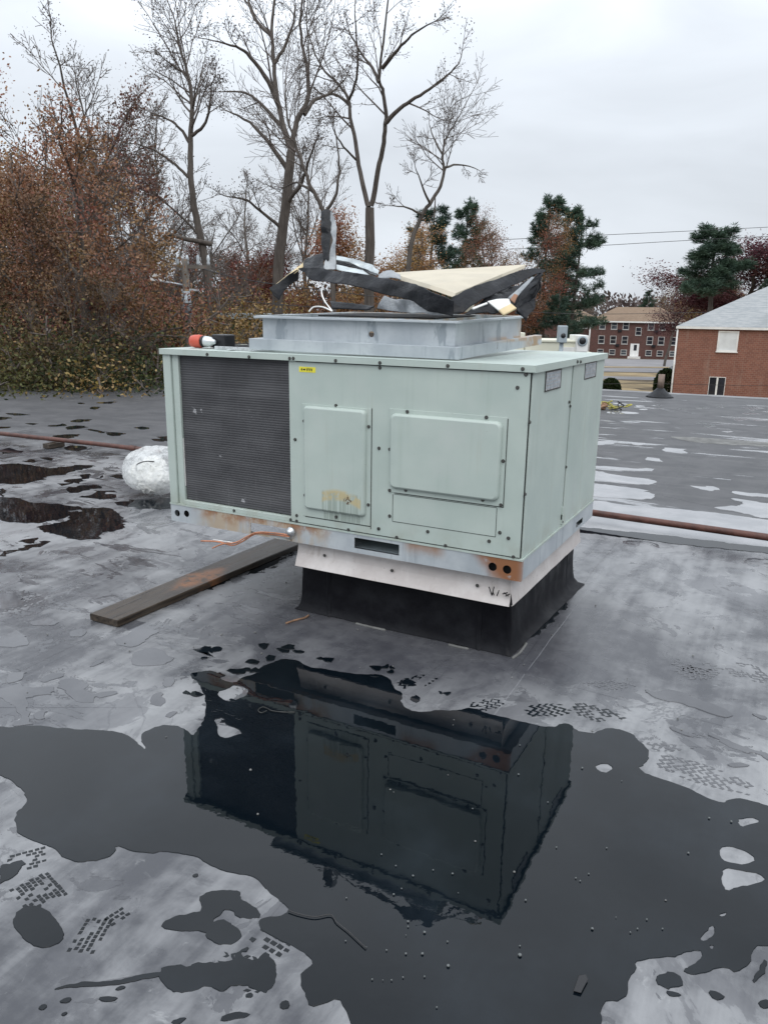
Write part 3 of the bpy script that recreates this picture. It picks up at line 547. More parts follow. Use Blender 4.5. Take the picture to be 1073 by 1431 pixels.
# boot prints: water standing in the tread pattern
rng = random.Random(7)
def boot(px0, px1, w, style, keep=.8, cell=.022, mt='water'):
    a = gz(*px0)[:2]; b = gz(*px1)[:2]; L = np.hypot(*(b-a)); t = (b-a)/L; nn = np.array([-t[1], t[0]]); m = MB(); z = .0013
    ni = max(3, int(L/cell)); nj = max(3, int(w/cell))
    if style == 'chev':      # broken zigzag ribs across the sole
        for i in range(ni):
            sx_ = (i+.5)/ni; prof = .6+.4*math.sin(PI*min(1, sx_*1.05+.05)); half = w/2*prof; K = max(4, int(2*half/(cell*.30))); run = []
            for k_ in range(K+1):
                q = -half+2*half*k_/K; zig = cell*.42*(1 if (k_//2)%2 == 0 else -1)*(1 if k_%2 else .35); c = a+t*(sx_*L+zig*.8)+nn*q
                on = rng.random() < .80+.18*keep and mnoise.noise(Vector((c[0]*14, c[1]*14, 5))) > -.20-.35*(keep-.5)
                if on: run.append(c)
                if (not on or k_ == K) and len(run) > 1:
                    hw = cell*(.19+.10*rng.random()); V_ = []
                    for c2 in run:
                        h2 = hw*(.75+.5*rng.random())
                        V_ += [(*(c2-t*h2*1.12), .0004), (*(c2-t*h2), z), (*(c2+t*h2), z), (*(c2+t*h2*1.12), .0004)]
                    m.add(V_, [(4*e+d, 4*e+d+4, 4*e+d+5, 4*e+d+1) for e in range(len(run)-1) for d in range(3)])
                if not on: run = []
    for i in range(ni if style == 'brick' else 0):
        for j in range(nj):
            s = (i+.5)/ni; q = (j+.5)/nj*2-1
            prof = .55+.45*math.sin(PI*min(1, s*1.05+.05)) if style != 'brick' else 1
            if abs(q) > prof or rng.random() > keep or mnoise.noise(Vector((a[0]*9+i*.35, a[1]*9+j*.35, 5))) < -.42: continue
            off = .5*cell if (style == 'brick' and j % 2) else 0
            c = a + t*(s*L+off) + nn*(q*w/2)
            if style == 'brick':
                h1, h2 = cell*.43, cell*.36
                P = [c-t*h1-nn*h2, c+t*h1-nn*h2, c+t*h1+nn*h2, c-t*h1+nn*h2]
            else:
                k = cell*(.5+.2*rng.random()); sl = .5 if (j % 2) else -.5
                P = [c-nn*k*.55-t*k*(.3+sl), c+nn*k*.55+t*k*(-.3+sl), c+nn*k*.55+t*k*(.3+sl), c-nn*k*.55+t*k*(.3-sl)]
            P = [(p[0]+rng.uniform(-1,1)*cell*.09, p[1]+rng.uniform(-1,1)*cell*.09) for p in P]
            C0 = np.mean(P, axis=0)
            m.add([(p[0], p[1], .0005) for p in P]+[(C0[0]+(p[0]-C0[0])*.86, C0[1]+(p[1]-C0[1])*.86, z) for p in P], [(4,5,6,7),(0,1,5,4),(1,2,6,5),(2,3,7,6),(3,0,4,7)])
    if m.v: tag(m.build('boot_print', M[mt]), kind='stuff')
boot((112,1332), (140,1285), .085, 'brick', .97, .0145)
boot((150,1290), (178,1272), .05, 'brick', .95, .0145)
boot((40,1230), (68,1262), .12, 'brick', .8, .015)
boot((10,1210), (62,1196), .10, 'brick', .7, .016)
boot((300,1345), (400,1378), .11, 'chev', .55, .026)
boot((360,1300), (405,1325), .09, 'brick', .8, .02)
boot((734,995), (800,990), .12, 'chev', .85, .030)
boot((800,988), (872,1008), .14, 'chev', .7, .026)
boot((810,960), (885,955), .10, 'chev', .5, .024, 'film')
boot((905,1042), (990,1030), .13, 'chev', .95, .027, 'film')
boot((920,1062), (1050,1104), .15, 'chev', .95, .027, 'film')
boot((560,960), (606,945), .12, 'chev', .8, .028)
boot((660,990), (700,980), .10, 'chev', .7, .026)
boot((955,945), (1000,930), .16, 'chev', .7, .027, 'film')
boot((1020,930), (1073,950), .2, 'chev', .6, .028, 'film')
boot((940,925), (990,940), .14, 'chev', .5, .03, 'film')
boot((90,960), (125,980), .16, 'chev', .8, .026, 'film')
boot((10,830), (45,860), .3, 'chev', .5, .03, 'film')
boot((215,880), (230,865), .1, 'brick', .4, .02, 'film')
# bubbles floating on the main puddle
bb = MB()
for x, y, r in [(590,1335,5),(626,1352,6),(593,1305,5),(570,1290,4),(567,1335,4),(570,1297,3),(625,1318,3),(632,1223,4),(605,1218,3),(577,1226,4),(550,1252,4),(553,1212,3),(561,1244,3),(726,1337,7),(726,1324,3),(726,1043,3),(724,1084,4),(765,1123,3),(660,1132,3),(734,1260,4),(827,1300,5),(880,1305,3),(890,1300,3),(903,1287,3),(810,1233,3),(804,1229,3),(822,1223,3),(847,1187,3),(777,1186,3),(961,1194,4),(990,1145,4),(1021,1150,4),(813,1075,4),(610,1410,3),(563,1368,3),(547,1372,3),(593,1367,3),(567,1309,2),(533,1196,3),(484,1257,3),(540,1330,3),(483,1317,3),(512,1326,2),(520,1371,3),(535,1372,2),(925,1300,3),(860,1284,2),(868,1093,2),(640,1250,2)]:
    c = gz(x, y); d = float(np.linalg.norm(c-CAM)); R_ = r*.36/FPX*d; V = []; F_ = []
    bb.lathe((c[0], c[1], .006), (0,0,1), [(0,R_*1.0),(R_*.35,R_*.92),(R_*.62,R_*.68),(R_*.8,R_*.3)], 8)
tag(bb.build('rain_bubbles', M['bubble']), kind='stuff')

# ------------------------------------------------------------------ rooftop unit
L_, Wd = 2.237, 1.452; ZB, ZR, ZL, ZT = .474, .583, 1.481, 1.514
unit = thing('rooftop_unit', 'sage green metal rooftop air conditioner on a black rubber curb', 'air conditioner', (-L_/2, Wd/2, ZB))
def plate(name, m, outline, holes, frame, thick, parent, bevel=0):
    """flat plate with real holes; outline/holes in (u, v), frame maps (u, v, w) to the scene"""
    loops = [outline]+list(holes); L3 = [[Vector((p[0], p[1], 0)) for p in l] for l in loops]; tr = tessellate_polygon(L3); flat = [q for l in L3 for q in l]; N = len(flat)
    b = MB(); b.v = [tuple(frame(q.x, q.y, 0)) for q in flat]+[tuple(frame(q.x, q.y, thick)) for q in flat]
    b.f = [tuple(t) for t in tr]+[tuple(i+N for i in reversed(t)) for t in tr]; o = 0
    for l in L3:
        k = len(l); b.f += [(o+i, o+(i+1)%k, N+o+(i+1)%k, N+o+i) for i in range(k)]; o += k
    b.sm = [False]*len(b.f); return b.build(name, m, parent, bevel)
def circ(cx, cz, r, n=18): return [(cx+r*math.cos(2*PI*k/n), cz+r*math.sin(2*PI*k/n)) for k in range(n)]
def rect(x0, z0, x1, z1): return [(x0,z0),(x1,z0),(x1,z1),(x0,z1)]
fr = lambda u, v, w: (u, w, v)                 # front face: thickness goes to +y
sd_ = lambda u, v, w: (-w, u, v)               # right face: thickness goes to -x
o = plate('base_rail', M['rail'], [(-L_,ZB),(-1.63,ZB),(-1.63,.545),(-1.34,.545),(-1.34,ZB),(.0,ZB),(.0,ZR),(-L_,ZR)],
      [circ(-.148,.527,.022), circ(-.073,.525,.022), circ(-2.188,.526,.021), circ(-2.114,.532,.021), rect(-.935,.500,-.665,.560)], fr, .003, unit)
plate('base_rail', M['rail'], [(0.003,ZB),(Wd,ZB),(Wd,ZR),(0.003,ZR)], [rect(1.04,ZB+.02,1.2,ZB+.055)], sd_, .003, unit)
b = MB(); b.box((-L_,.003,ZB),(-L_+.003,Wd,ZR)); b.box((-L_,Wd,ZB),(0,Wd+.003,ZR)); b.box((-L_+.003,.003,ZB),(-.003,.045,ZB+.003)); b.box((-.045,.045,ZB),(-.003,Wd,ZB+.003)); b.build('rail_back', M['rail'], unit)
b = MB(); b.box((-L_-.004,-.004,ZR-.004),(.004,Wd+.004,ZR+.006)); b.build('base_pan', M['paint'], unit)
b = MB()                                         # fork pocket and dark sheets for shade behind the rail holes
b.box((-.96,.05,.490),(-.64,.30,.491)); b.box((-.96,.30,.490),(-.64,.302,.57)); b.build('fork_pocket', M['greybox'], unit)
b = MB(); b.box((-.2,.04,.49),(-.03,.042,.565)); b.build('rail_hole_shade', M['dark'], unit); b = MB(); b.box((-2.22,.04,.49),(-2.08,.042,.565)); b.build('rail_hole_shade', M['dark'], unit)
b = MB(); b.prism([(-.0015,-.001,ZB-.001),(.018,-.0012,ZB-.001),(.018,-.0012,ZR)],(0,.002,0))
# cabinet
b = MB(); b.box((-1.30,.05,ZR+.01),(-.04,Wd-.03,ZL)); b.build('inner_cabinet', M['dark'], unit)
b = MB(); b.box((-1.345,0,ZR+.006),(-.014,.022,ZL)); b.build('front_panel', M['paint'], unit, .002)
b = MB(); b.box((-L_,0,ZR+.006),(-2.180,.03,ZL)); b.box((-L_,.03,ZR+.006),(-L_+.02,.09,ZL)); b.build('corner_post', M['paint'], unit, .003)
b = MB(); b.box((-2.176,.012,ZR+.006),(-2.130,.035,ZL)); b.build('post_trim', M['paint'], unit, .002)
b = MB(); b.box((-2.130,.0,ZR+.006),(-1.347,.03,.616)); b.build('coil_sill', M['paint'], unit, .003)
b = MB(); b.box((-2.127,.05,.616),(-1.35,.09,ZL)); b.build('coil_core', M['dark'], unit)
cf = MB(); nz = 62
for i in range(nz):
    z0 = .618 + (ZL-.622)*i/nz; h = (ZL-.622)/nz
    cf.add([(-2.127,.0260,z0+h*.2),(-1.351,.0260,z0+h*.2),(-1.351,.0255,z0+h*.5),(-2.127,.0255,z0+h*.5),(-1.351,.0260,z0+h*.8),(-2.127,.0260,z0+h*.8),(-1.351,.0276,z0+h),(-2.127,.0276,z0+h),(-1.351,.0276,z0),(-2.127,.0276,z0)],
           [(0,1,2,3),(3,2,4,5),(5,4,6,7),(9,8,1,0)])
tag(cf.build('condenser_coil', M['coil'], unit), kind='stuff')
b = MB(); b.box((-2.145,.018,.70),(-2.129,.03,.99)); b.build('coil_strip', M['white'], unit)
b = MB(); b.box((-.012,.014,ZR+.006),(-.004,.70,ZL)); b.build('side_door', M['paint'], unit, .003)
b = MB(); b.box((-.012,.722,ZR+.006),(-.002,Wd,ZL)); b.build('side_door', M['paint'], unit, .003)
b = MB(); b.box((-.03,.702,ZR+.006),(-.013,.72,ZL)); b.build('gap_shade', M['gap_shade'], unit)  # dark strip stands for the shade in the gap between the doors
b = MB(); b.box((-.010,.684,ZR+.02),(.003,.697,ZR+.12)); b.box((-.004,.684,.63),(.006,.70,.66)); b.build('door_latch', M['paint'], unit)
b = MB(); b.box((-L_,Wd-.02,ZR+.006),(-.012,Wd,ZL)); b.build('back_panel', M['paint'], unit)
b = MB(); b.box((-L_,.09,ZR+.006),(-L_+.012,Wd-.02,ZL)); b.build('coil_side', M['coil'], unit)
b = MB()
b.box((-L_-.012,-.014,ZL+.0),(.012,-.011,ZT-.004)); b.box((.009,-.011,ZL-.002),(.012,Wd+.012,ZT-.004)); b.box((-L_-.012,-.011,ZL),(-L_-.009,Wd+.012,ZT-.004)); b.box((-L_-.009,Wd+.009,ZL),(.009,Wd+.012,ZT-.004))
b.box((-L_-.012,-.014,ZT-.004),(.012,Wd+.012,ZT)); lid = b.build('lid', M['paint'], unit, .002)
b = MB()
for r_ in (.12,.2,.28,.36,.44): b.tube([(-1.72+r_*math.cos(2*PI*k/28), .72+r_*math.sin(2*PI*k/28), ZT+.012) for k in range(29)], .003, 5, False)
for k in range(8): b.tube([(-1.72+.1*math.cos(PI*k/4), .72+.1*math.sin(PI*k/4), ZT+.012),(-1.72+.45*math.cos(PI*k/4), .72+.45*math.sin(PI*k/4), ZT+.012)], .003, 5)
b.lathe((-1.72,.72,ZT+.001),(0,0,1),[(0,.46),(.002,.46)],32)
b.build('fan_guard', M['wire'], unit)
def cover(name, x0, x1, z0, z1, rad, depth, y=0.):
    def ring(ins, yy):
        a, b_, c, d = x0+ins, x1-ins, z0+ins, z1-ins; r_ = max(.004, rad-ins*.6); P = []
        for cx_, cz_, a0 in ((b_-r_, d-r_, 0), (a+r_, d-r_, 90), (a+r_, c+r_, 180), (b_-r_, c+r_, 270)):
            for k in range(6): t = math.radians(a0+18*k); P.append((cx_+r_*math.cos(t), yy, cz_+r_*math.sin(t)))
        return P
    R_ = [ring(0, y-.001), ring(.002, y-depth*.55), ring(.006, y-depth*.86), ring(.013, y-depth)]; b = MB(); k = len(R_[0])
    b.add(sum(R_, []), [(i*k+j, i*k+(j+1)%k, (i+1)*k+(j+1)%k, (i+1)*k+j) for i in range(3) for j in range(k)], True); b.add(R_[3], [tuple(range(k))])
    return b.build(name, M['paint'], unit)
b = MB(); b.box((-1.262,-.0035,.638),(-.838,.001,1.258)); b.build('cover_plate', M['paint'], unit, .001)
cover('control_cover', -1.245, -.864, .684, 1.250, .022, .020, -.0035)
b = MB(); b.box((-.735,-.0035,.838),(-.112,.001,1.268)); b.build('cover_plate', M['paint'], unit, .001)
cover('blower_cover', -.722, -.132, .862, 1.248, .03, .022, -.0035)
def groove(pts, w=.0035):  # thin dark strips drawn as the shadow lines of the panel joints
    b = MB()
    for (xa, za), (xb, zb) in pts:
        if abs(xa-xb) < 1e-6: b.box((xa-w/2,-.0012,min(za,zb)),(xa+w/2,.0005,max(za,zb)))
        else: b.box((min(xa,xb),-.0013,za-w/2),(max(xa,xb),.0006,za+w/2))
    return b.build('panel_groove', M['gap_shade'], unit)
groove([((-.838+.003,.62),(-.838+.003,1.262)), ((-1.25,.634),(-.835,.634))]); groove([((-.109,.835),(-.109,1.262)), ((-.70,.835),(-.109,.835))])
groove([((-.707,.682),(-.141,.682)), ((-.141,.682),(-.141,.826)), ((-.707,.682),(-.707,.826)), ((-.70,.829),(-.141,.829))], .0025)
groove([((-1.3,ZL-.003),(-.014,ZL-.003))], .004); groove([((-1.340,ZR+.010),(-.014,ZR+.010))], .004)
b = MB(); b.box((-.014,.004,ZR+.006),(-.0125,.013,ZL)); b.build('corner_gap_shade', M['dark'], unit)  # dark filler for the shaded gap at the cabinet corner
# stickers and rating plates
b = MB(); b.box((-1.278,-.0012,1.424),(-1.175,.0005,1.452)); b.build('yellow_sticker', M['yellow'], unit)
b = MB(); b.prism([(-1.268,-.0018,1.438),(-1.258,-.0018,1.446),(-1.258,-.0018,1.430)],(0,.001,0)); b.box((-1.252,-.0018,1.434),(-1.238,-.001,1.442))
for x0 in (-1.232,-1.218,-1.205): b.prism([(x0,-.0018,1.446),(x0+.003,-.0018,1.446),(x0+.006,-.0018,1.438),(x0+.009,-.0018,1.446),(x0+.012,-.0018,1.446),(x0+.0075,-.0018,1.430),(x0+.0045,-.0018,1.430)],(0,.001,0))
b.build('sticker_mark', M['ink'], unit)
for (y0, y1, z0, z1) in ((.205,.465,1.383,1.468),(.965,1.225,1.390,1.472)):
    b = MB(); b.box((-.004,y0,z0),(-.0005,y1,z1)); lb = b.build('rating_plate', M['label'], unit)
    b = MB(); w = .006
    b.box((-.002,y0,z0-w),(.001,y1,z0)); b.box((-.002,y0,z1),(.001,y1,z1+w)); b.box((-.002,y0-w,z0-w),(.001,y0,z1+w)); b.box((-.002,y1,z0-w),(.001,y1+w,z1+w)); b.build('plate_rim', M['screw'], lb)
    b = MB()
    for k in range(5): b.box((-.001,y0+.015,z1-.012-.016*k),(.0003,y1-.015-.03*(k%3),z1-.007-.016*k))
    b.build('plate_print', M['greybox'], lb)
# screws: hex washer heads
sb = MB(); sb.lathe((0,0,0),(0,-1,0),[(0,.0095),(.002,.0095),(.0025,.0065),(.007,.0062)],8,False); sme = sb.mesh('screw'); sme.materials.append(M['screw'])
front_sc = [(220+x/3.353, 460+y/3.353) for x, y in [(620,137),(637,137),(835,148),(1042,158),(1042,181),(646,517),(1038,558),(688,430),(990,457),(692,778),(988,823),(653,873),(653,899),(625,893),(1037,935),(837,358),(838,880),(430,130),(234,118),(360,850),(895,940)]]
front_sc += [(520+x/3.156, 460+y/3.156) for x, y in [(333,162),(663,176),(677,200),(640,258),(155,364),(503,389),(78,530),(577,582),(77,711),(148,710),(487,753),(567,776),(77,824),(28,880),(562,897),(600,922),(515,935),(108,918),(245,893),(323,955),(622,1005)]]
for x, y in front_sc:
    q = at(x, y, 0); o = link('screw', sme, None, unit); yy = -.014 if q[2] > ZL-.006 else (-.0035 if (-1.262 < q[0] < -.838 and .638 < q[2] < 1.258) or (-.735 < q[0] < -.112 and .838 < q[2] < 1.268) else 0)
    if -1.243 < q[0] < -.866 and .69 < q[2] < 1.245 or -.72 < q[0] < -.134 and .866 < q[2] < 1.244: continue
    q = at(x, y, yy); o.location = (q[0], yy, q[2]) ; o.matrix_parent_inverse = Matrix.Translation(-unit.location)
for x, y in [(520+x/3.156, 460+y/3.156) for x, y in [(893,143),(907,143),(695,411),(675,728),(873,340),(869,322),(855,608),(838,850)]]:
    q = atx(x, y, 0); o = link('screw', sme, None, unit); o.location = (.012 if q[2] > ZL-.006 else -.003, q[1], q[2]); o.rotation_euler = (0,0,PI/2); o.matrix_parent_inverse = Matrix.Translation(-unit.location)
for x in (-.55,.15):
    pass
# conduit fitting with bare copper leads
b = MB(); b.lathe((-1.335,-.012,.538),(0,-1,0),[(-.05,.02),(0,.02),(.002,.028),(.02,.028),(.022,.016),(.03,.016)],14); b.build('conduit_fitting', M['steel'], unit)
def curve_pts(px, Y, z=None):
    out = []
    for i, (x, y) in enumerate(px):
        yy = Y[i] if isinstance(Y, (list, tuple)) else Y
        out.append(at(x, y, yy))
    return out
def spline(P, k=6):
    P = [Vector(p) for p in P]; R_ = []
    for i in range(len(P)-1):
        p0, p1, p2, p3 = P[max(i-1,0)], P[i], P[i+1], P[min(i+2,len(P)-1)]
        for j in range(k):
            t = j/k; R_.append(.5*((2*p1)+(p2-p0)*t+(2*p0-5*p1+4*p2-p3)*t*t+(3*p1-p0-3*p2+p3)*t**3))
    R_.append(P[-1]); return R_
for off, px in enumerate([[(405,748),(385,745),(360,744),(345,750),(330,758),(312,760),(297,766)], [(405,750),(380,747),(358,746),(340,756),(325,762),(305,757),(281,756)], [(404,751),(375,746),(350,748),(335,758),(318,757),(298,754)]]):
    b = MB(); b.tube(spline(curve_pts(px, [-.03,-.05,-.08,-.10,-.11,-.12,-.13][:len(px)])), .0045 if off < 2 else .003, 6); b.build('copper_wire', M['copper'] if off < 2 else M['whitew'], unit)

# ------------------------------------------------------------------ curb
curb = thing('roof_curb', 'black rubber covered roof curb with white metal flashing under the unit', 'roof curb', (-.72,.85,0))
CX0, CX1, CY0, CY1 = -1.385, -.10, .165, 1.40
prof = [(.40,.0),(.33,.0),(.26,.001),(.20,.002),(.14,.003),(.09,.005),(.05,.009),(.02,.018),(.004,.034)]     # height, flare outwards
V = []; F_ = []; ring_n = None
def curb_ring(fl, z, k):
    P = []; seg = 60
    c = [(CX0-fl*1.3,CY0-fl*.8),(CX1+fl*.8,CY0-fl*.6),(CX1+fl*2.6,CY1+fl*2),(CX0-fl*2,CY1+fl)]
    for i in range(4):
        a = c[i]; b_ = c[(i+1)%4]
        for j in range(seg):
            t = j/seg; x = a[0]+(b_[0]-a[0])*t; y = a[1]+(b_[1]-a[1])*t; w = .016*mnoise.noise(Vector((x*5,y*5,z*4)))*(1 if 0 < j < seg else .2) + .010*mnoise.noise(Vector((x*11,y*11,z*3))) + .004*mnoise.noise(Vector((x*25,y*25,z*14))); w *= min(1., .25+z/.08)
            P.append((x+w, y+w, z + (.004*mnoise.noise(Vector((x*6,y*6,1))) if z < .05 else 0)))
    return P
rings = [curb_ring(f, z, i) for i, (z, f) in enumerate(prof)]; k = len(rings[0])
b = MB(); b.add(sum(rings, []), [(i*k+j, i*k+(j+1)%k, (i+1)*k+(j+1)%k, (i+1)*k+j) for i in range(len(rings)-1) for j in range(k)], True); b.build('rubber_skirt', M['skirt'], curb)
def lap(x, w=.03, yo=0):   # overlapped vertical seam ridges in the skirt
    b = MB(); P = []
    for z, f in prof[1:]: P.append((x+f*.3, CY0-f*.6-.006-yo, z))
    b.add([(p[0]-w/2, p[1]+.004, p[2]) for p in P]+[(p[0], p[1]-.008, p[2]) for p in P]+[(p[0]+w/2, p[1]+.004, p[2]) for p in P],
          [(i, i+1, len(P)+i+1, len(P)+i) for i in range(len(P)-1)]+[(len(P)+i, len(P)+i+1, 2*len(P)+i+1, 2*len(P)+i) for i in range(len(P)-1)], True); b.build('lap_seam', M['skirt'], curb)
lap(-1.20); lap(-.265)
b = MB(); P = [(CX1+.006+f, 1.25-f*.4, z) for z, f in prof[1:]]
b.add([(p[0]-.003, p[1]-.02, p[2]) for p in P]+[(p[0]+.007, p[1], p[2]) for p in P]+[(p[0]-.003, p[1]+.02, p[2]) for p in P], [(i, i+1, 8+i+1, 8+i) for i in range(7)]+[(8+i, 8+i+1, 16+i+1, 16+i) for i in range(7)], True); b.build('lap_seam', M['skirt'], curb)
b = MB(); b.box((CX0+.02,CY0+.02,.02),(CX1-.02,CY1-.02,ZB-.002)); b.build('curb_frame', M['rail'], curb)
def flashing(P0, P1, zt, zb, out, tk=.003):
    b = MB(); a = Vector(P0); c = Vector(P1); t = (c-a).normalized(); nn = Vector((t.y, -t.x, 0)); seg = 14; V = []
    for i in range(seg+1):
        q = a.lerp(c, i/seg); w = .004*mnoise.noise(q*7)
        V += [q+Vector((0,0,zt)), q+nn*(out*.35+w)+Vector((0,0,(zt+zb)/2)), q+nn*(out+w)+Vector((0,0,zb)), q+nn*(out-.008)+Vector((0,0,zb-.004))]
    b.add(V, [(i*4+j, i*4+j+1, i*4+j+5, i*4+j+4) for i in range(seg) for j in range(3)], False)
    o = b.build('flashing', M['flash'], curb); md = o.modifiers.new('s', 'SOLIDIFY'); md.thickness = tk; return o
flashing((-1.345,.075,0),(-.062,.075,0),.470,.322,.045); flashing((-.062,.036,0),(-.052,1.33,0),.470,.332,.018)
for px, py_ in [(454,776),(548,797),(667,818)]:
    q = at(px, py_, .05); o = link('flashing_screw', sme, None, curb); o.location = (q[0], .047, q[2]); o.matrix_parent_inverse = Matrix.Translation(-curb.location)
b = MB()                                              # felt pen scribble near the corner
for a, c in [((683,820),(687,832)),((687,832),(690,820)),((688,826),(690,832)),((697,825),(694,833)),((702,830),(709,828)),((706,833),(712,830)),((704,828),(710,833))]:
    A = at(a[0], a[1], .030); B_ = at(c[0], c[1], .030); b.tube([A, B_], .003, 5)
b.build('pen_mark', M['ink'], curb)
b = MB(); q = gz(412,868); b.tube(spline([(q[0]-.02,q[1]-.06,.004),(q[0],q[1],.005),(q[0]+.03,q[1]+.06,.006),(q[0]+.03,q[1]+.10,.008)],3), .006, 6); b.build('sealant_bead', M['brownrag'], curb)
for pts_ in ([(CX1+.040,CY0-.035,.003),(CX1+.052,.22,.003),(CX1+.045,.36,.003)], [(-1.0,.128,.003),(-.9,.124,.003),(-.8,.127,.003)], [(-.42,.124,.003),(-.36,.121,.003),(-.30,.125,.003)]):
    b = MB(); b.tube(spline(pts_), [.003]+[.008]*(6*(len(pts_)-1)-1)+[.003], 5); b.build('sealant_bead', M['dirt'], curb)

# ------------------------------------------------------------------ curb adapter on the lid
ad = thing('curb_adapter', 'galvanized open box shaped curb adapter lying on the green lid', 'curb adapter', (-1.03,.65,ZT))
def tilt(x, y, z): return (x, y, z + .026*(y-.08) + .006*(-.45-x))
AX0, AX1, AY0, AY1 = -1.605, -.45, .13, 1.15; zb0, zw0, zw1 = 1.519, 1.578, 1.697
def tb(name, boxes, m=None, bev=.0015):
    b = MB()
    for a, c in boxes: b.box(a, c)
    b.v = [tilt(*q) for q in b.v]; return b.build(name, m or M['galv'], ad, bev)
hx = circ(-.915, 1.622, .016, 16)
def adf(u, v, w): return tilt(u, AY0+w, v)
plate('side_panel', M['galv'], rect(AX0, zb0+.05, AX1, zw1), [hx], adf, .002, ad)
tb('side_panel', [((AX1-.002,AY0+.002,zb0+.05),(AX1,AY1,zw1))]); tb('side_panel', [((AX0,AY0+.002,zb0+.05),(AX0+.002,AY1,zw1))]); tb('side_panel', [((AX0+.002,AY1-.002,zb0+.05),(AX1-.002,AY1,zw1))])
tb('corner_strip', [((AX1-.05,AY0-.003,zb0+.06),(AX1+.0035,AY0-.0005,zw1-.002)), ((AX1+.0005,AY0,zb0+.06),(AX1+.0035,AY0+.05,zw1-.002))])
tb('bottom_flange', [((AX0-.055,AY0-.055,zw0-.002),(AX1+.045,AY0-.001,zw0)), ((AX0-.055,AY0-.057,zb0),(AX1+.045,AY0-.055,zw0))])
tb('bottom_flange', [((AX1+.001,AY0-.001,zw0-.0025),(AX1+.045,AY1+.28,zw0-.0005)), ((AX1+.045,AY0-.057,zb0),(AX1+.047,.62,zw0))])
tb('bottom_flange', [((AX1+.0455,.625,zb0),(AX1+.0475,AY1+.28,zw0-.001))]); tb('bottom_flange', [((AX0-.055,AY0-.001,zw0-.0025),(AX0-.001,AY1+.05,zw0-.0005)), ((AX0-.057,AY0-.055,zb0),(AX0-.055,AY1+.05,zw0))])
tb('top_rim', [((AX0-.035,AY0-.035,zw1),(AX1+.03,AY0+.004,zw1+.003)), ((AX0-.035,AY0-.037,zw1-.008),(AX1+.03,AY0-.035,zw1+.003))])
tb('top_rim', [((AX1-.004,AY0+.004,zw1+.0005),(AX1+.03,AY1+.03,zw1+.0035)), ((AX1+.03,AY0-.037,zw1-.008),(AX1+.032,AY1+.03,zw1+.0035))]); tb('top_rim', [((AX0-.035,AY0+.004,zw1+.0005),(AX0+.004,AY1+.03,zw1+.0035)), ((AX0+.004,AY1-.004,zw1+.0005),(AX1-.004,AY1+.03,zw1+.0035))])
tb('insulated_back', [((AX0+.35,AY1-.03,zw1+.02),(AX0+.85,AY1-.005,zw1+.075))], M['board'])
tb('divider_plate', [((AX0+.3,AY0+.1,zw1+.004),(AX1-.15,AY0+.65,zw1+.012))], M['dark'])

# ------------------------------------------------------------------ torn curb cap on top
cap = thing('torn_curb_cap', 'torn black rubber and board curb cap bent upright on the adapter', 'torn roof cap', (-.95,.5,zw1+.03))
def resample(P, n):
    P = [np.array(p, float) for p in P]; d = [0]
    for i in range(1, len(P)): d.append(d[-1]+np.linalg.norm(P[i]-P[i-1]))
    ts = np.linspace(0, d[-1], n); return np.stack([np.interp(ts, d, [p[k] for p in P]) for k in range(3)], -1)
def crease(q, seed, k):
    r_ = random.Random(seed*17+k); f = 0; amp_ = 1.
    for o_ in range(4):
        d = Vector((r_.gauss(0,1), r_.gauss(0,1), r_.gauss(0,1))).normalized(); x = q.dot(d)*(.8+o_*1.25)+r_.random()*5 + .35*mnoise.noise(q*3+Vector((o_,seed,k))); f += amp_*(abs((x%1.)-.5)-.25)*2; amp_ *= .62
    return f
def ribbon(name, top, bot, m, amp=.012, n=48, rows=10, th=.003, seed=0, bulge=0., par=None):
    A = resample([at(*p) for p in top], n); B_ = resample([at(*p) for p in bot], n); V = np.zeros((rows+1, n, 3))
    for j in range(rows+1):
        t = j/rows; V[j] = A*(1-t)+B_*t; V[j,:,1] -= bulge*math.sin(PI*t)
    flat = V.reshape(-1, 3); out = []
    for q in flat:
        qv = Vector(q)*2.6; v = Vector(q*9)+Vector((seed,0,0)); f = crease(qv, seed, 0); ed = 1
        out.append((q[0]+amp*.6*crease(qv, seed, 1), q[1]+amp*2.2*f, q[2]+amp*.75*crease(qv, seed, 2)+amp*.25*mnoise.noise(v*2.2)))
    b = MB(); b.add(out, [(j*n+i, j*n+i+1, (j+1)*n+i+1, (j+1)*n+i) for j in range(rows) for i in range(n-1)], True)
    o = b.build(name, m, par or cap); md = o.modifiers.new('s', 'SOLIDIFY'); md.thickness = th; md.offset = 0; return o
def Zc(pts, sc=5.365, ox=360, oy=280): return [(ox+x/sc, oy+y/sc, Y) for x, y, Y in pts]
def Zd(pts): return Zc(pts, 4.877, 560, 360)
ribbon('rubber_flap', Zc([(305,515,.40),(480,515,.36),(700,545,.3),(900,580,.25),(1073,605,.2)])+Zd([(70,180,.16),(160,205,.12),(250,245,.09),(320,275,.08),(360,300,.09)]),
       Zc([(300,520,.40),(400,600,.36),(560,620,.3),(740,650,.25),(900,690,.2),(1073,730,.16)])+Zd([(80,300,.14),(180,360,.1),(280,385,.085),(350,400,.08)]), M['flap'], .011, 150, 16, .003, 1, .0)
ribbon('rubber_flap', Zc([(300,520,.40),(200,590,.34),(95,665,.28)]), Zc([(300,590,.42),(240,640,.36),(205,690,.33),(170,755,.30)]), M['flap'], .012, 60, 14, .003, 2)
ribbon('metal_edge', Zc([(375,435,.50),(330,480,.44),(200,580,.36),(95,660,.285)]), Zc([(385,445,.50),(345,500,.43),(215,592,.35),(100,672,.28)]), M['boardback'], .002, 30, 2, .003, 3)
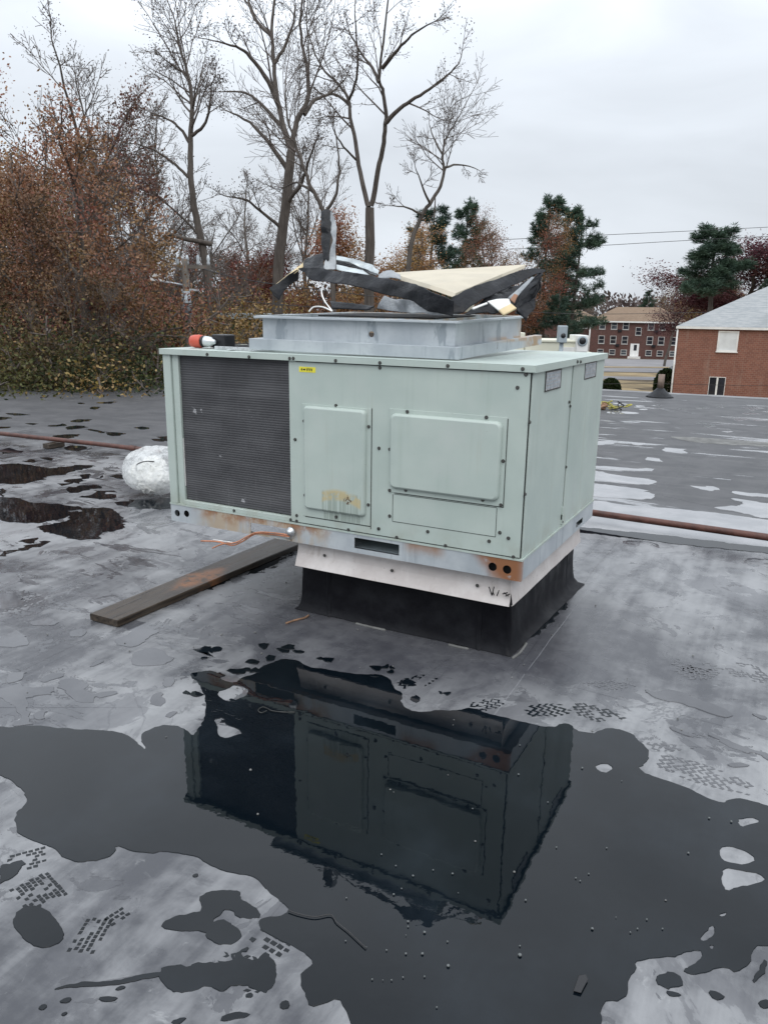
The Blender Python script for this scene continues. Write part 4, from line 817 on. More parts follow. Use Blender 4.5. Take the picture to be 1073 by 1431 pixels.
ribbon('rubber_flap', Zc([(380,440,.52),(430,425,.5),(480,400,.5)]), Zc([(310,512,.42),(400,520,.4),(500,522,.38)]), M['flap'], .016, 60, 16, .003, 4)
ribbon('upright_flap', Zc([(478,85,.55),(500,70,.55),(530,68,.56),(560,85,.57)]), Zc([(478,360,.47),(490,420,.45),(495,470,.42),(560,450,.44)][:1]+[(488,440,.44),(510,470,.43),(540,440,.44)]), M['flap'], .010, 40, 60, .003, 5)
ribbon('upright_flap', Zc([(560,85,.57),(590,160,.55),(598,200,.52),(590,330,.48),(590,420,.46),(580,515,.41)]), Zc([(556,90,.57),(545,200,.54),(570,300,.49),(545,400,.46),(500,460,.43),(492,520,.40)]), M['greyflap'], .008, 90, 16, .003, 6)
ribbon('liner_strip', Zc([(592,412,.60),(680,430,.62),(780,460,.62),(860,490,.60),(910,530,.55)]), Zc([(590,450,.56),(680,465,.58),(770,500,.58),(850,540,.56),(900,560,.5)]), M['foil'], .009, 80, 14, .004, 7)
ribbon('liner_strip', Zc([(590,480,.5),(680,500,.5),(790,525,.5),(830,560,.48)]), Zc([(588,515,.44),(680,535,.44),(780,560,.43),(830,570,.42)]), M['foil'], .007, 60, 10, .004, 8)
ribbon('liner_strip', Zc([(590,425,.63),(680,450,.64),(780,480,.64),(860,520,.62),(905,545,.57)]), Zc([(590,490,.54),(680,500,.56),(790,530,.56),(860,560,.5),(900,575,.48)]), M['flap'], .010, 80, 12, .003, 14)
ribbon('liner_strip', Zc([(910,560,.5),(960,530,.5),(1000,525,.5),(1073,565,.45)]), Zc([(900,585,.46),(960,590,.45),(1005,580,.45),(1073,600,.42)]), M['greyflap'], .006, 20, 5, .004, 9)
# cream insulation board leaning in the bent cap
tri = [at(548,386,.72), at(610,382,.80), at(733,375,.92), at(700,388,.72), at(634,416,.14), at(600,404,.2), at(560,392,.5)]
b = MB(); b.prism([Vector(p) for p in tri], Vector((0,.02,.022))); b.build('insulation_board', M['board'], cap, .002)
ribbon('rubber_flap', Zd([(350,272,.12),(500,200,.26),(650,140,.38),(800,90,.5),(900,75,.56),(985,82,.58)]), Zd([(335,395,.10),(440,370,.14),(560,290,.25),(720,215,.38),(850,140,.5),(980,92,.57)]), M['flap'], .010, 120, 16, .003, 10)
ribbon('rubber_flap', Zd([(540,300,.25),(700,225,.40),(850,150,.5),(975,92,.57)]), Zd([(430,395,.12),(640,388,.22),(780,330,.36),(850,280,.42)]), M['flap'], .022, 90, 20, .003, 11)
ribbon('rubber_flap', Zd([(880,140,.5),(930,130,.52),(975,95,.56)]), Zd([(790,310,.36),(805,355,.34),(860,420,.38),(915,270,.42)]), M['flap'], .026, 60, 30, .003, 12)
ribbon('rubber_flap', Zd([(800,345,.36),(860,300,.40),(915,270,.44)]), Zd([(760,385,.34),(865,425,.38),(912,350,.42)]), M['flap'], .022, 50, 20, .003, 13)
ribbon('liner_strip', Zd([(890,135,.46),(905,140,.46)]), Zd([(730,275,.30),(765,300,.30)]), M['greyflap'], .006, 8, 16, .004, 15)
ribbon('liner_strip', Zd([(775,245,.32),(800,255,.32)]), Zd([(745,285,.29),(775,310,.29)]), simple('rusty_liner', (.30,.16,.10), .7), .004, 8, 10, .004, 16)
ribbon('board_scrap', Zd([(590,300,.20),(660,283,.24),(735,283,.28)]), Zd([(665,362,.17),(700,340,.19),(750,322,.24)]), M['white'], .002, 12, 6, .006, 17)
ribbon('board_scrap', Zd([(668,362,.16),(752,318,.22)]), Zd([(698,395,.15),(788,348,.20)]), M['boardback'], .002, 10, 6, .008, 18)
ribbon('board_scrap', Zd([(480,345,.16),(585,305,.2)]), Zd([(490,355,.155),(590,315,.195)]), M['white'], .002, 10, 3, .004, 19)
ribbon('liner_strip', Zc([(950,715,.4),(1000,730,.38),(1073,740,.36)])+Zd([(80,290,.2),(200,345,.14)]), Zc([(905,810,.36),(1000,830,.34),(1073,835,.3)])+Zd([(80,375,.16),(300,385,.1)]), M['greyflap'], .012, 80, 18, .003, 20)
ribbon('rubber_flap', Zc([(545,755,.3),(700,770,.28),(880,795,.26)]), Zc([(560,805,.24),(700,815,.24),(830,820,.22)]), M['flap'], .005, 24, 4, .006, 21)
for px in ([(385,835,.1),(420,800,.12),(490,800,.14),(560,832,.16)], [(500,625,.36),(480,680,.3),(500,750,.2),(560,830,.16)]):
    b = MB(); b.tube(spline([at(*p) for p in Zc(px)]), .004, 6); b.build('white_cable', M['whitew'], cap)

# ------------------------------------------------------------------ loose things on the lid
dr = thing('cordless_drill', 'red and black cordless drill lying on the lid', 'drill', (-2.05,.17,ZT+.001))
ax = Vector((.97,.06,.0)).normalized(); c0 = Vector((-2.155,.16,ZT+.040))
b = MB(); b.lathe(c0, ax, [(0,.022),(.008,.034),(.03,.038),(.075,.038),(.08,.032)], 16); b.build('motor_housing', M['drillred'], dr)
b = MB(); b.lathe(c0+ax*.08, ax, [(0,.030),(.008,.034),(.014,.034),(.018,.028)], 16); b.build('clutch_ring', M['black'], dr)
b = MB(); b.lathe(c0+ax*.098, ax, [(0,.026),(.006,.033),(.045,.028),(.055,.018),(.075,.012),(.078,.005)], 16); b.build('chuck', M['steel'], dr)
b = MB(); b.tube([c0+ax*.05+Vector((0,.03,-.01)), c0+ax*.10+Vector((.01,.10,-.012))], [.022,.020], 12); b.box((-2.07,.225,ZT+.004),(-1.965,.31,ZT+.050)); b.build('handle', M['drillred'], dr, .004)
b = MB(); b.box((-2.035,.20,ZT+.003),(-1.935,.30,ZT+.082)); b.build('battery', M['black'], dr, .008)
b = MB(); P = [at(300,487,.1),at(335,484,.2),at(372,482,.3)]
b = MB(); b.box((-1.93,.10,ZT+.001),(-1.66,.125,ZT+.004)); b.box((-1.93,.10,ZT+.004),(-1.66,.103,ZT+.020)); b.box((-1.80,.05,ZT+.004),(-1.775,.30,ZT+.007)); b.box((-1.70,.125,ZT+.001),(-1.675,.40,ZT+.004))
tag(b.build('metal_bracket', M['steel'], None, .001), 'bent silver metal bracket lying on the lid beside the drill', 'bracket')

# ------------------------------------------------------------------ plank, pipe, bag
b = MB(); V = [(-2.337,-.589),(-2.124,-.588),(-2.068,1.28),(-2.325,1.28)]
V = []; F_ = []; NS = 24
for i in range(NS+1):
    t = i/NS; y = -.589+1.9*t; xa = -2.337+.012*t; xb = -2.122+.045*t; w = .002*mnoise.noise(Vector((1,y*6,0)))
    V += [(xa+w,y,.006),(xb-w,y,.006),(xb-w,y,.040),(xb-w-.005,y,.045),(xa+w+.005,y,.045),(xa+w,y,.040)]
b.add(V, [(i*6+k, i*6+(k+1)%6, (i+1)*6+(k+1)%6, (i+1)*6+k) for i in range(NS) for k in range(6)]+[(0,1,2,3,4,5), tuple(NS*6+k for k in (5,4,3,2,1,0))])
tag(b.build('wooden_plank', M['wood']), 'wet dark wooden plank with an orange rust stain lying on the roof', 'plank')
gp = thing('gas_pipe', 'long rusty red pipe running across the roof behind the unit', 'pipe', (-3,3.2,0))
pp = [(-30,2.1,.11),(-14,2.82,.11),(-8.2,3.13,.11),(-5.9,3.26,.105),(-3,3.2,.10),(-.33,3.04,.10),(1.02,2.98,.10),(6,2.75,.10)]
b = MB(); b.tube(spline(pp, 6), .028, 14); b.build('pipe_run', M['pipe'], gp)
for x in (-11,-7.2,-4.2,-1.2,2.4):
    y = np.interp(x, [p[0] for p in pp], [p[1] for p in pp]); b = MB(); b.box((x-.06,y-.12,.008),(x+.06,y+.12,.068)); b.build('pipe_block', M['wood'], gp, .004)
b = MB(); b.lathe((-5.9,3.26,.105),(1,-.02,0),[(-.05,.035),(.05,.035)],14); b.build('pipe_coupling', M['pipe'], gp)
bg = thing('plastic_bag', 'clear white plastic bag stuffed with white wadding on the wet roof', 'plastic bag', (-4.25,1.95,0))
def blob(c, sx_, sy_, sz_, amp, fr_, n=3, seed=0, cut=None, flat=True):
    bm = bmesh.new(); bmesh.ops.create_icosphere(bm, subdivisions=n, radius=1)
    for v in bm.verts:
        q = v.co.normalized(); d = 1+amp*(mnoise.noise(q*fr_+Vector((seed,0,0)))+.5*mnoise.noise(q*fr_*2.4+Vector((0,seed,0)))+.35*(1-abs(mnoise.noise(q*fr_*3.5+Vector((seed,3,1)))*2)))
        v.co = Vector((q.x*sx_*d, q.y*sy_*d, q.z*sz_*d))+Vector(c)
        if flat and v.co.z < .008: v.co.z = .008+.15*max(0, v.co.z*0)
    if cut:
        p, nrm = Vector(cut[0]), Vector(cut[1]); bmesh.ops.delete(bm, geom=[v for v in bm.verts if (v.co-p).dot(nrm) > 0], context='VERTS')
    me = bpy.data.meshes.new('blob'); bm.to_mesh(me); bm.free(); me.polygons.foreach_set('use_smooth', [True]*len(me.polygons)); return me
me = blob((-4.27,1.95,.235),.31,.28,.225,.085,2.0,5,4); o = link('bag_film', me, M['bag'], bg)
def wad(c, r, seed):
    bm = bmesh.new(); bmesh.ops.create_icosphere(bm, subdivisions=4, radius=1)
    for v in bm.verts:
        q = v.co.normalized(); d = 1+.26*crease(q*1.2, seed, 3)+.08*crease(q*2.4, seed, 4); v.co = Vector((q.x*r[0]*d, q.y*r[1]*d, q.z*r[2]*d))+Vector(c); v.co.z = max(v.co.z, .012)
    me = bpy.data.meshes.new('wadding'); bm.to_mesh(me); bm.free(); return link('wadding', me, M['wad'], bg)
wad((-4.36,1.86,.19),(.13,.10,.12),1); wad((-4.24,1.82,.15),(.12,.09,.10),2); wad((-4.14,1.88,.17),(.10,.09,.09),3); wad((-4.30,1.96,.27),(.12,.10,.09),6)
b = MB(); b.tube(spline([(-4.27,1.71,.27),(-4.25,1.70,.33),(-4.18,1.72,.365),(-4.09,1.76,.37)]), .006, 6); b.build('bag_tie', M['wire'], bg)
b = MB(); c = at(238,636,2.3); b.tube([(c[0]+.11*math.cos(t), c[1]+.03*math.sin(t), c[2]-.02+.085*math.sin(t)) for t in [2*PI*k/24 for k in range(25)]], .02, 8, False)
b.tube([(c[0]+.11*math.cos(t)+.02, c[1]+.06+.03*math.sin(t), c[2]-.03+.08*math.sin(t)) for t in [2*PI*k/24 for k in range(25)]], .02, 8, False)
b.tube(spline([(c[0]-.1,c[1],c[2]-.05),(c[0]-.05,c[1]+.1,.03),(c[0]+.2,c[1]+.2,.025),(c[0]+.6,c[1]+.3,.025)]), .02, 8)
tag(b.build('rubber_hose', M['black']), 'coiled black rubber hose behind the corner of the unit', 'hose')
b = MB(); b.tube(spline([gz(373,993,.009),gz(365,996,.009),gz(361,992,.009),gz(367,988,.009),gz(374,990,.009),gz(380,993,.009),gz(395,995,.008),gz(412,995,.008)]), .0018, 6); tag(b.build('wire_loop', M['screw']), 'thin wire with a looped end in the dark puddle', 'wire')
b = MB(); b.tube(spline([gz(403,1272,.008),gz(418,1277,.008),gz(440,1281,.008),gz(462,1278,.008),gz(470,1288,.008),gz(485,1300,.008),gz(498,1312,.008),gz(511,1324,.008)]), .0018, 6); tag(b.build('black_string', M['wire']), 'thin black string lying across the edge of the near puddle', 'string')
b = MB(); q = gz(808,1376); V = []
b.prism([(q[0]-.006,q[1]-.035,.007),(q[0]+.014,q[1]-.032,.007),(q[0]+.020,q[1]+.02,.007),(q[0]+.010,q[1]+.034,.007),(q[0]-.006,q[1]+.02,.007)],(0,0,.003)); tag(b.build('rubber_scrap', M['black'], None, .003), 'small black rubber scrap in the near right of the puddle', 'scrap')
st = thing('ratchet_strap', 'crumpled yellow strap with brown rag on the far roof', 'strap', tuple(gz(853,574)))
rg = random.Random(5); c = gz(853,573)
for nm, mt, n_ in (('yellow_webbing','straw',4),('brown_rag','brownrag',3),('black_buckle','black',2)):
    b = MB()
    for k in range(n_):
        s0 = Vector((c[0]+rg.uniform(-.1,.2) - (.2 if nm == 'brown_rag' else 0), c[1]+rg.uniform(-.1,.1), .03)); P = [s0]
        for j in range(5): P.append(P[-1]+Vector((rg.uniform(-.12,.12), rg.uniform(-.1,.1), rg.uniform(-.04,.06)))); P[-1].z = max(.02, P[-1].z)
        b.tube(spline(P, 4), .012 if nm != 'brown_rag' else .03, 6)
    b.build(nm, M[mt], st)
q = gz(921,555)
vp = thing('vent_pipe', 'short tan vent pipe with a black rubber boot near the roof edge', 'vent pipe', (q[0],q[1],0))
b = MB(); b.lathe((q[0],q[1],.0),(0,0,1),[(.001,.30),(.03,.27),(.10,.18),(.16,.11),(.20,.075)],18); b.build('pipe_boot', M['flap'], vp)
b = MB(); b.lathe((q[0],q[1],.0),(0,0,1),[(.18,.068),(.50,.068),(.50,.055),(.46,.05)],14); b.build('vent_stack', simple('tan_pipe', (.20,.15,.12), .6), vp)
# small litter on the roof
b = MB(); rg = random.Random(12)
for k in range(70):
    x, y = rg.uniform(-2.4,1.1), rg.uniform(-1.6,1.2)
    if -1.45 < x < -.05 and y > .05: continue
    s = rg.uniform(.002,.006); b.lathe((x,y,.004),(0,0,1),[(0,s),(s*.5,s*.8),(s*.9,s*.3)],6)
tag(b.build('grit', M['dirt']), kind='stuff')

# ------------------------------------------------------------------ other rooftop equipment
q = far(770,470,12.2); cu = thing('cream_rooftop_unit', 'cream rooftop unit seen beyond the green lid', 'air conditioner', (q[0],q[1],0), -YAW)
zt_ = float(far(770,474,12.2)[2])
b = MB(); b.box((-.46,-.4,.15),(.40,.5,zt_-.03)); b.build('cabinet', M['cream'], cu, .01, local=True)
b = MB(); b.box((-.48,-.42,zt_-.03),(.42,.52,zt_)); b.build('top_lid', M['cream'], cu, .005, local=True)
b = MB(); b.box((-.62,-.36,zt_-.2),(-.465,.4,zt_+.10)); b.build('side_hood', M['cream'], cu, .01, local=True)
b = MB(); b.box((.05,-.43,.5),(.33,-.4,zt_-.1)); b.build('access_panel', M['white'], cu, .004, local=True)
b = MB(); b.box((-.46,-.4,.0),(.40,.5,.148)); b.build('support_curb', M['dark'], cu, local=True)
q = far(807,470,12.0); fu = thing('fan_unit', 'small white condenser with a round fan beside the cream unit', 'condenser', (q[0],q[1],0), -YAW)
z2 = float(far(807,466,12.0)[2]); b = MB(); b.box((-.08,-.3,z2-.26),(.09,.2,z2-.02)); b.build('fan_box', M['white'], fu, .008, local=True)
b = MB(); b.lathe((.0,-.302,z2-.10),(0,-1,0),[(0,.075),(.012,.075),(.014,.06)],16); fo = b.build('fan_ring', M['greybox'], fu, local=True)
b = MB(); b.lathe((.0,-.316,z2-.10),(0,-1,0),[(0,.052),(.004,.05)],16); b.build('fan_hub', M['black'], fo); fo.children[0].matrix_parent_inverse = Matrix.Identity(4)
b = MB(); b.box((-.12,-.28,.0),(.16,.25,z2-.262)); b.build('lower_cabinet', M['cream'], fu, .006, local=True)
b = MB(); b.box((.05,-.285,z2-.45),(.12,-.281,z2-.29)); b.build('louver', M['black'], fu, local=True)
q = far(785,468,11.5); eh = thing('exhaust_post', 'grey exhaust post with a round outlet between the cream units', 'exhaust', (q[0],q[1],0), -YAW)
z3 = float(far(785,452,11.5)[2]); b = MB(); b.tube([(0,0,0),(0,0,z3-.12)], .03, 10); b.build('post', M['greybox'], eh, local=True)
b = MB(); b.box((-.06,-.08,z3-.27),(.06,.08,z3-.03)); b.build('outlet_hood', M['greybox'], eh, .01, local=True)
b = MB(); b.lathe((0,-.081,z3-.17),(0,-1,0),[(0,.035),(.006,.035)],12); b.build('round_outlet', M['black'], eh, local=True)

# ------------------------------------------------------------------ buildings
RZ = -YAW
def window(bld, x, z, w, h, y=0., glass='glass', sash=True, rail=True, mull=False, fw=.07, tm='trim'):
    b = MB()
    b.box((x-w/2-fw,y-.05,z-h/2-fw),(x+w/2+fw,y+.02,z-h/2)); b.box((x-w/2-fw,y-.05,z+h/2),(x+w/2+fw,y+.02,z+h/2+fw)); b.box((x-w/2-fw,y-.05,z-h/2),(x-w/2,y+.02,z+h/2)); b.box((x+w/2,y-.05,z-h/2),(x+w/2+fw,y+.02,z+h/2))
    if rail: b.box((x-w/2,y-.035,z-.03),(x+w/2,y+.0,z+.03))
    if mull: b.box((x-.05,y-.035,z-h/2),(x+.05,y+.0,z+h/2))
    o = b.build('window', M[tm], bld, local=True)
    p = MB(); p.box((x-w/2,y-.018,z-h/2),(x+w/2,y-.008,z+h/2)); q_ = p.build('pane', M[glass], o, local=True)
    s = MB(); s.box((x-w/2-fw-.04,y-.09,z-h/2-fw-.06),(x+w/2+fw+.04,y+.0,z-h/2-fw-.002)); s.build('sill', M[tm], o, local=True)
    return o
def hip(x0, x1, y0, y1, ze, rise, ov, ridge_in):
    X0, X1, Y0, Y1 = x0-ov, x1+ov, y0-ov, y1+ov; ym = (Y0+Y1)/2; b = MB()
    b.add([(X0,Y0,ze),(X1,Y0,ze),(X1,Y1,ze),(X0,Y1,ze),(X0+ridge_in,ym,ze+rise),(X1-ridge_in,ym,ze+rise)], [(0,1,5,4),(1,2,5),(2,3,4,5),(3,0,4),(0,3,2,1)]); return b
# nearer orange brick house on the right
D1 = 48.; q = far(944,500,D1); g1 = -5.2; ez = float(far(1000,457,D1)[2]); k1 = D1/FPX
bh = thing('brick_house', 'orange brick two storey house with a grey shingled hip roof', 'house', (q[0],q[1],0), RZ-math.radians(21.2))
b = MB(); b.box((0,0,g1),(17,11,ez-.02)); b.build('wall', M['brick1'], bh, local=True)
hip(0,17,0,11,ez+.02,3.05,.16,6.2).build('roof', M['shgrey'], bh, local=True)
b = MB(); b.box((-.17,-.17,ez-.12),(17.17,-.14,ez+.015)); b.box((-.17,-.14,ez-.12),(-.14,11.1,ez+.015)); b.box((-.14,-.14,ez-.04),(17.1,-.002,ez-.022)); b.build('fascia', M['trim'], bh, local=True)
b = MB(); b.box((-.02,-.10,ez-.32),(17,-.012,ez-.13)); b.build('soffit_shade', M['dark'], bh, local=True); bpy.data.objects.remove(bpy.data.objects['soffit_shade'])
b = MB(); b.tube([(-.07,-.06,ez-.1),(-.07,-.06,g1)], .05, 8); b.build('downspout', M['trim'], bh, local=True)
def bx(px): return (px-944)*k1
def bz(py_, px=1005): return float(far(px, py_, D1)[2])
window(bh, bx(1006.5), (bz(463)+bz(489))/2, .95, bz(464)-bz(488), 0, 'curtain', True, False, False, .09)
o = window(bh, bx(999.5), (bz(525)+bz(551))/2, .86, bz(526)-bz(550), 0, 'glassd', True, False, True, .03)
# dark brick apartment block
D2 = 140.; q = far(822,497,D2); k2 = D2/FPX
ap = thing('apartment_block', 'long dark red brick apartment block with a tan hip roof', 'apartment building', (q[0],q[1],0), RZ-math.radians(16.5))
def az_(py_, px=880): return float(far(px, py_, D2)[2])
W2 = (943-822)*k2; gb_, e2 = az_(497)-.5, az_(449)
def ax_(zx): return (730+zx/3.128-822)*k2
b = MB(); b.box((0,0,gb_-2),(W2,12,e2-.02)); b.build('wall', M['brick2'], ap, local=True)
hip(0,W2,0,12,e2+.02,az_(429)-e2,.45,4.6).build('roof', M['shtan'], ap, local=True)
b = MB(); b.box((-8.5,3,gb_-2),(-.02,13,e2-.05)); b.build('wing_wall', M['brick2'], ap, local=True)
hip(-8.5,1.5,3,13,e2-.02,az_(433)-e2,.4,4.4).build('wing_roof', M['shtan'], ap, local=True)
b = MB(); b.box((-.46,-.46,e2-.22),(W2+.46,-.43,e2+.015)); b.box((-9,2.55,e2-.25),(-.47,2.58,e2-.03)); b.build('gutter', M['trim'], ap, local=True)
b = MB(); b.tube([(-.1,-.1,e2-.2),(-.1,-.1,gb_)], .12, 8); b.tube([(W2-.2,-.12,e2-.2),(W2-.2,-.12,gb_)], .12, 8); b.build('downspout', M['trim'], ap, local=True)
for zx in (335,383,430,530,575,625):
    for zy, hh in ((235,1.15),(297,1.2),(350,.75)):
        window(ap, ax_(zx), az_(380+zy/3.128), .85, hh, 0, 'glassd' if (zx+zy)%3 else 'glass', fw=.10, tm='dulltrim')
window(ap, ax_(482), az_(380+258/3.128), .8, 1.2, 0, 'glassd', fw=.10, tm='dulltrim')
for zx in (205,232,258):
    for zy, hh in ((235,1.15),(297,1.2)): window(ap, ax_(zx), az_(380+zy/3.128), .85, hh, 3., 'glassd', fw=.10, tm='dulltrim')
for zx, zy in ((407,257),(552,257),(402,320),(547,320)):
    b = MB(); b.box((ax_(zx)-.32,-.25,az_(380+zy/3.128)-.2),(ax_(zx)+.32,-.002,az_(380+zy/3.128)+.2)); b.build('window_cooler', M['black'], ap, local=True)
b = MB(); b.box((ax_(455),-.08,az_(497)),(ax_(490),-.002,az_(479.5))); do = b.build('door', M['white'], ap, local=True)
b = MB(); b.box((ax_(469),-.10,az_(489)),(ax_(481),-.081,az_(481))); b.build('door_pane', M['glassd'], do, local=True)
b = MB(); b.box((ax_(447),-1.3,gb_+.1),(ax_(498),-.1,az_(497)-.02)); b.build('door_step', M['trim'], ap, local=True)
# flat roofed brick building behind the trees on the left
D3 = 34.; q = far(150,470,D3); k3 = D3/FPX
lb_ = thing('flat_roofed_building', 'low dark brick building with a pale flat fascia behind the left trees', 'building', (q[0],q[1],0), RZ)
def lz(py_, px=260): return float(far(px, py_, D3)[2])
b = MB(); b.box((0,0,-6.5),(13,6,lz(445))); b.build('wall', M['brick2'], lb_, local=True)
b = MB(); b.box((-.3,-.35,lz(444.5)),(13.3,6.3,lz(437))); b.build('fascia', M['greybox'], lb_, local=True)
for i in range(5): window(lb_, 1.5+2.4*i, lz(478), 1.0, .9, 0, 'glassd', fw=.08)
# dark car beside the house
q = far(937,514,78); cr_ = thing('parked_car', 'black car parked half behind the orange brick house', 'car', (q[0],q[1],ground(q[0],q[1])+.09), RZ)
b = MB(); b.prism([(-.6,0,.35),(4.0,0,.35),(4.05,0,.8),(3.3,0,.92),(2.7,0,1.42),(.9,0,1.48),(-.1,0,.98),(-.65,0,.9)],(0,1.75,0)); b.build('body', M['carpaint'], cr_, .06, local=True)
b = MB(); b.prism([(.25,-.01,1.0),(.95,-.01,1.4),(2.62,-.01,1.36),(3.05,-.01,.98)],(0,1.77,0)); b.build('side_window', M['glassd'], cr_, local=True)
for x in (.25,3.15):
    for y in (0,1.6): b = MB(); b.lathe((x,y,.33),(0,1,0),[(0,.33),(.18,.33)],14); w_ = b.build('wheel', M['tyre'], cr_, local=True); b = MB(); b.lathe((x,y-.01,.33),(0,1,0),[(0,.2),(.2,.2)],10); b.build('rim', M['steel'], w_, local=True)
for y in (.15,1.3): b = MB(); b.box((-.67,y,.65),(-.62,y+.3,.82)); b.build('headlight', M['lens'], cr_, local=True)
# utility pole
D4 = 19.5; f4 = D4/36; q = far(262,430,D4); gpz = ground(q[0],q[1]); up = thing('utility_pole', 'grey timber utility pole with insulators and a side lamp among the trees', 'utility pole', (q[0],q[1],gpz), RZ)
def uz(py_): return float(far(262,py_,D4)[2])-gpz
k4 = D4/FPX
b = MB(); b.tube([(0,0,-.5),(0,0,uz(362))], [.11,.08], 12); b.build('pole', M['pole'], up, local=True)
b = MB(); b.box((-.22,-.06,uz(373)-.04),(.60,.06,uz(373)+.04)); b.build('crossarm', M['pole'], up, local=True)
for i, x in enumerate((-.18,.05,.31,.56)): b = MB(); b.lathe((x,0,uz(373)+.04),(0,0,1),[(0,.03),(.05,.045),(.10,.03),(.15,.045),(.24,.02)],10); b.build('insulator', M['galv'], up, local=True)
b = MB(); b.tube([(.02,-.16,uz(408)),(.06,-.2,uz(440))], .11, 12); b.build('transformer', M['greybox'], up, local=True)
b = MB(); b.box((-.12,-.03,uz(405)-.025),(.30,.03,uz(405)+.025)); b.build('crossarm', M['galv'], up, local=True)
b = MB(); b.tube([(0,0,uz(399)),(-.32,0,uz(396)),(-.62,0,uz(394))], .022, 8); b.build('lamp_arm', M['galv'], up, local=True)
b = MB(); b.prism([(-.85,-.09,uz(388)),(-.54,-.09,uz(392)),(-.54,-.09,uz(394)),(-.82,-.09,uz(393))],(0,.18,0)); b.box((-.86,-.085,uz(387.5)),(-.62,.085,uz(383))); b.build('lamp_head', M['white'], up, local=True)
def cable(px, r, lab, D=None):
    P = [far(*p) for p in px]; b = MB(); b.tube(spline(P, 8), r, 5); return tag(b.build('power_line', M['wire']), lab, 'power line')
cable([(268,372,19.5),(420,402,28),(760,437,40),(960,437,52),(1100,433,60)], .014, 'thin cable crossing low in front of the apartment roof')
cable([(700,335,60),(850,328,62),(980,322,64),(1120,315,66)], .02, 'uppermost of the two thin power lines in the sky right of the pines')
cable([(640,350,60),(800,345,61),(960,336,63),(1120,328,66)], .02, 'lower of the two thin power lines in the sky right of the pines')
cable([(265,412,19.5),(330,420,25),(420,428,30),(520,433,30)], .012, 'pale service cable running right from the utility pole')
cable([(-40,395,30),(120,420,26),(262,437,19.5)], .012, 'service cable sloping through the left trees to the utility pole')
cable([(820,537,46),(900,536,46),(1000,538,46),(1120,540,46)], .012, 'thin cable sagging across the foot of the orange brick house')
cable([(296,461,25),(330,465,24),(370,471,23),(420,480,23)], .012, 'pinkish cable just above the drill in front of the brush')

# ------------------------------------------------------------------ vegetation
def tubes_np(groups):
    """groups: dict (npts, sides) -> list of (P[n,3], r[n]) ; returns V, Q"""
    Vs = []; Qs = []; o = 0
    for (n, k), lst in groups.items():
        P = np.array([a for a, _ in lst]); R_ = np.array([b_ for _, b_ in lst]); B_ = len(lst)
        T = np.gradient(P, axis=1); T /= np.linalg.norm(T, axis=2, keepdims=True)+1e-9
        ref = np.where(np.abs(T[:,:1,2:3]) > .9, np.array([[[1.,0,0]]]), np.array([[[0,0,1.]]]))
        U_ = np.cross(T, np.broadcast_to(ref, T.shape)); U_ /= np.linalg.norm(U_, axis=2, keepdims=True)+1e-9; W_ = np.cross(T, U_)
        a = 2*np.pi*np.arange(k)/k
        ring = P[:,:,None,:]+R_[:,:,None,None]*(U_[:,:,None,:]*np.cos(a)[None,None,:,None]+W_[:,:,None,:]*np.sin(a)[None,None,:,None])
        Vs.append(ring.reshape(-1,3)); idx = o+np.arange(B_*n*k).reshape(B_,n,k); nx = np.roll(idx, -1, axis=2)
        Qs.append(np.stack([idx[:,:-1],nx[:,:-1],nx[:,1:],idx[:,1:]], -1).reshape(-1,4)); o += B_*n*k
    return np.concatenate(Vs), np.concatenate(Qs)
def leaves_np(P, size, rg_, flat=.0, asp=.6):
    N = len(P); a = rg_.normal(size=(N,3)); a[:,2] *= (1-flat); a /= np.linalg.norm(a, axis=1, keepdims=True); b_ = rg_.normal(size=(N,3)); b_ -= a*np.sum(a*b_, 1, keepdims=True); b_ /= np.linalg.norm(b_, axis=1, keepdims=True)
    s = (size*(.6+.8*rg_.random(N)))[:,None]; V = np.stack([P-a*s*.5, P+b_*s*asp*.5, P+a*s*.5, P-b_*s*asp*.5], 1).reshape(-1,3); return V, np.arange(4*N).reshape(N,4)
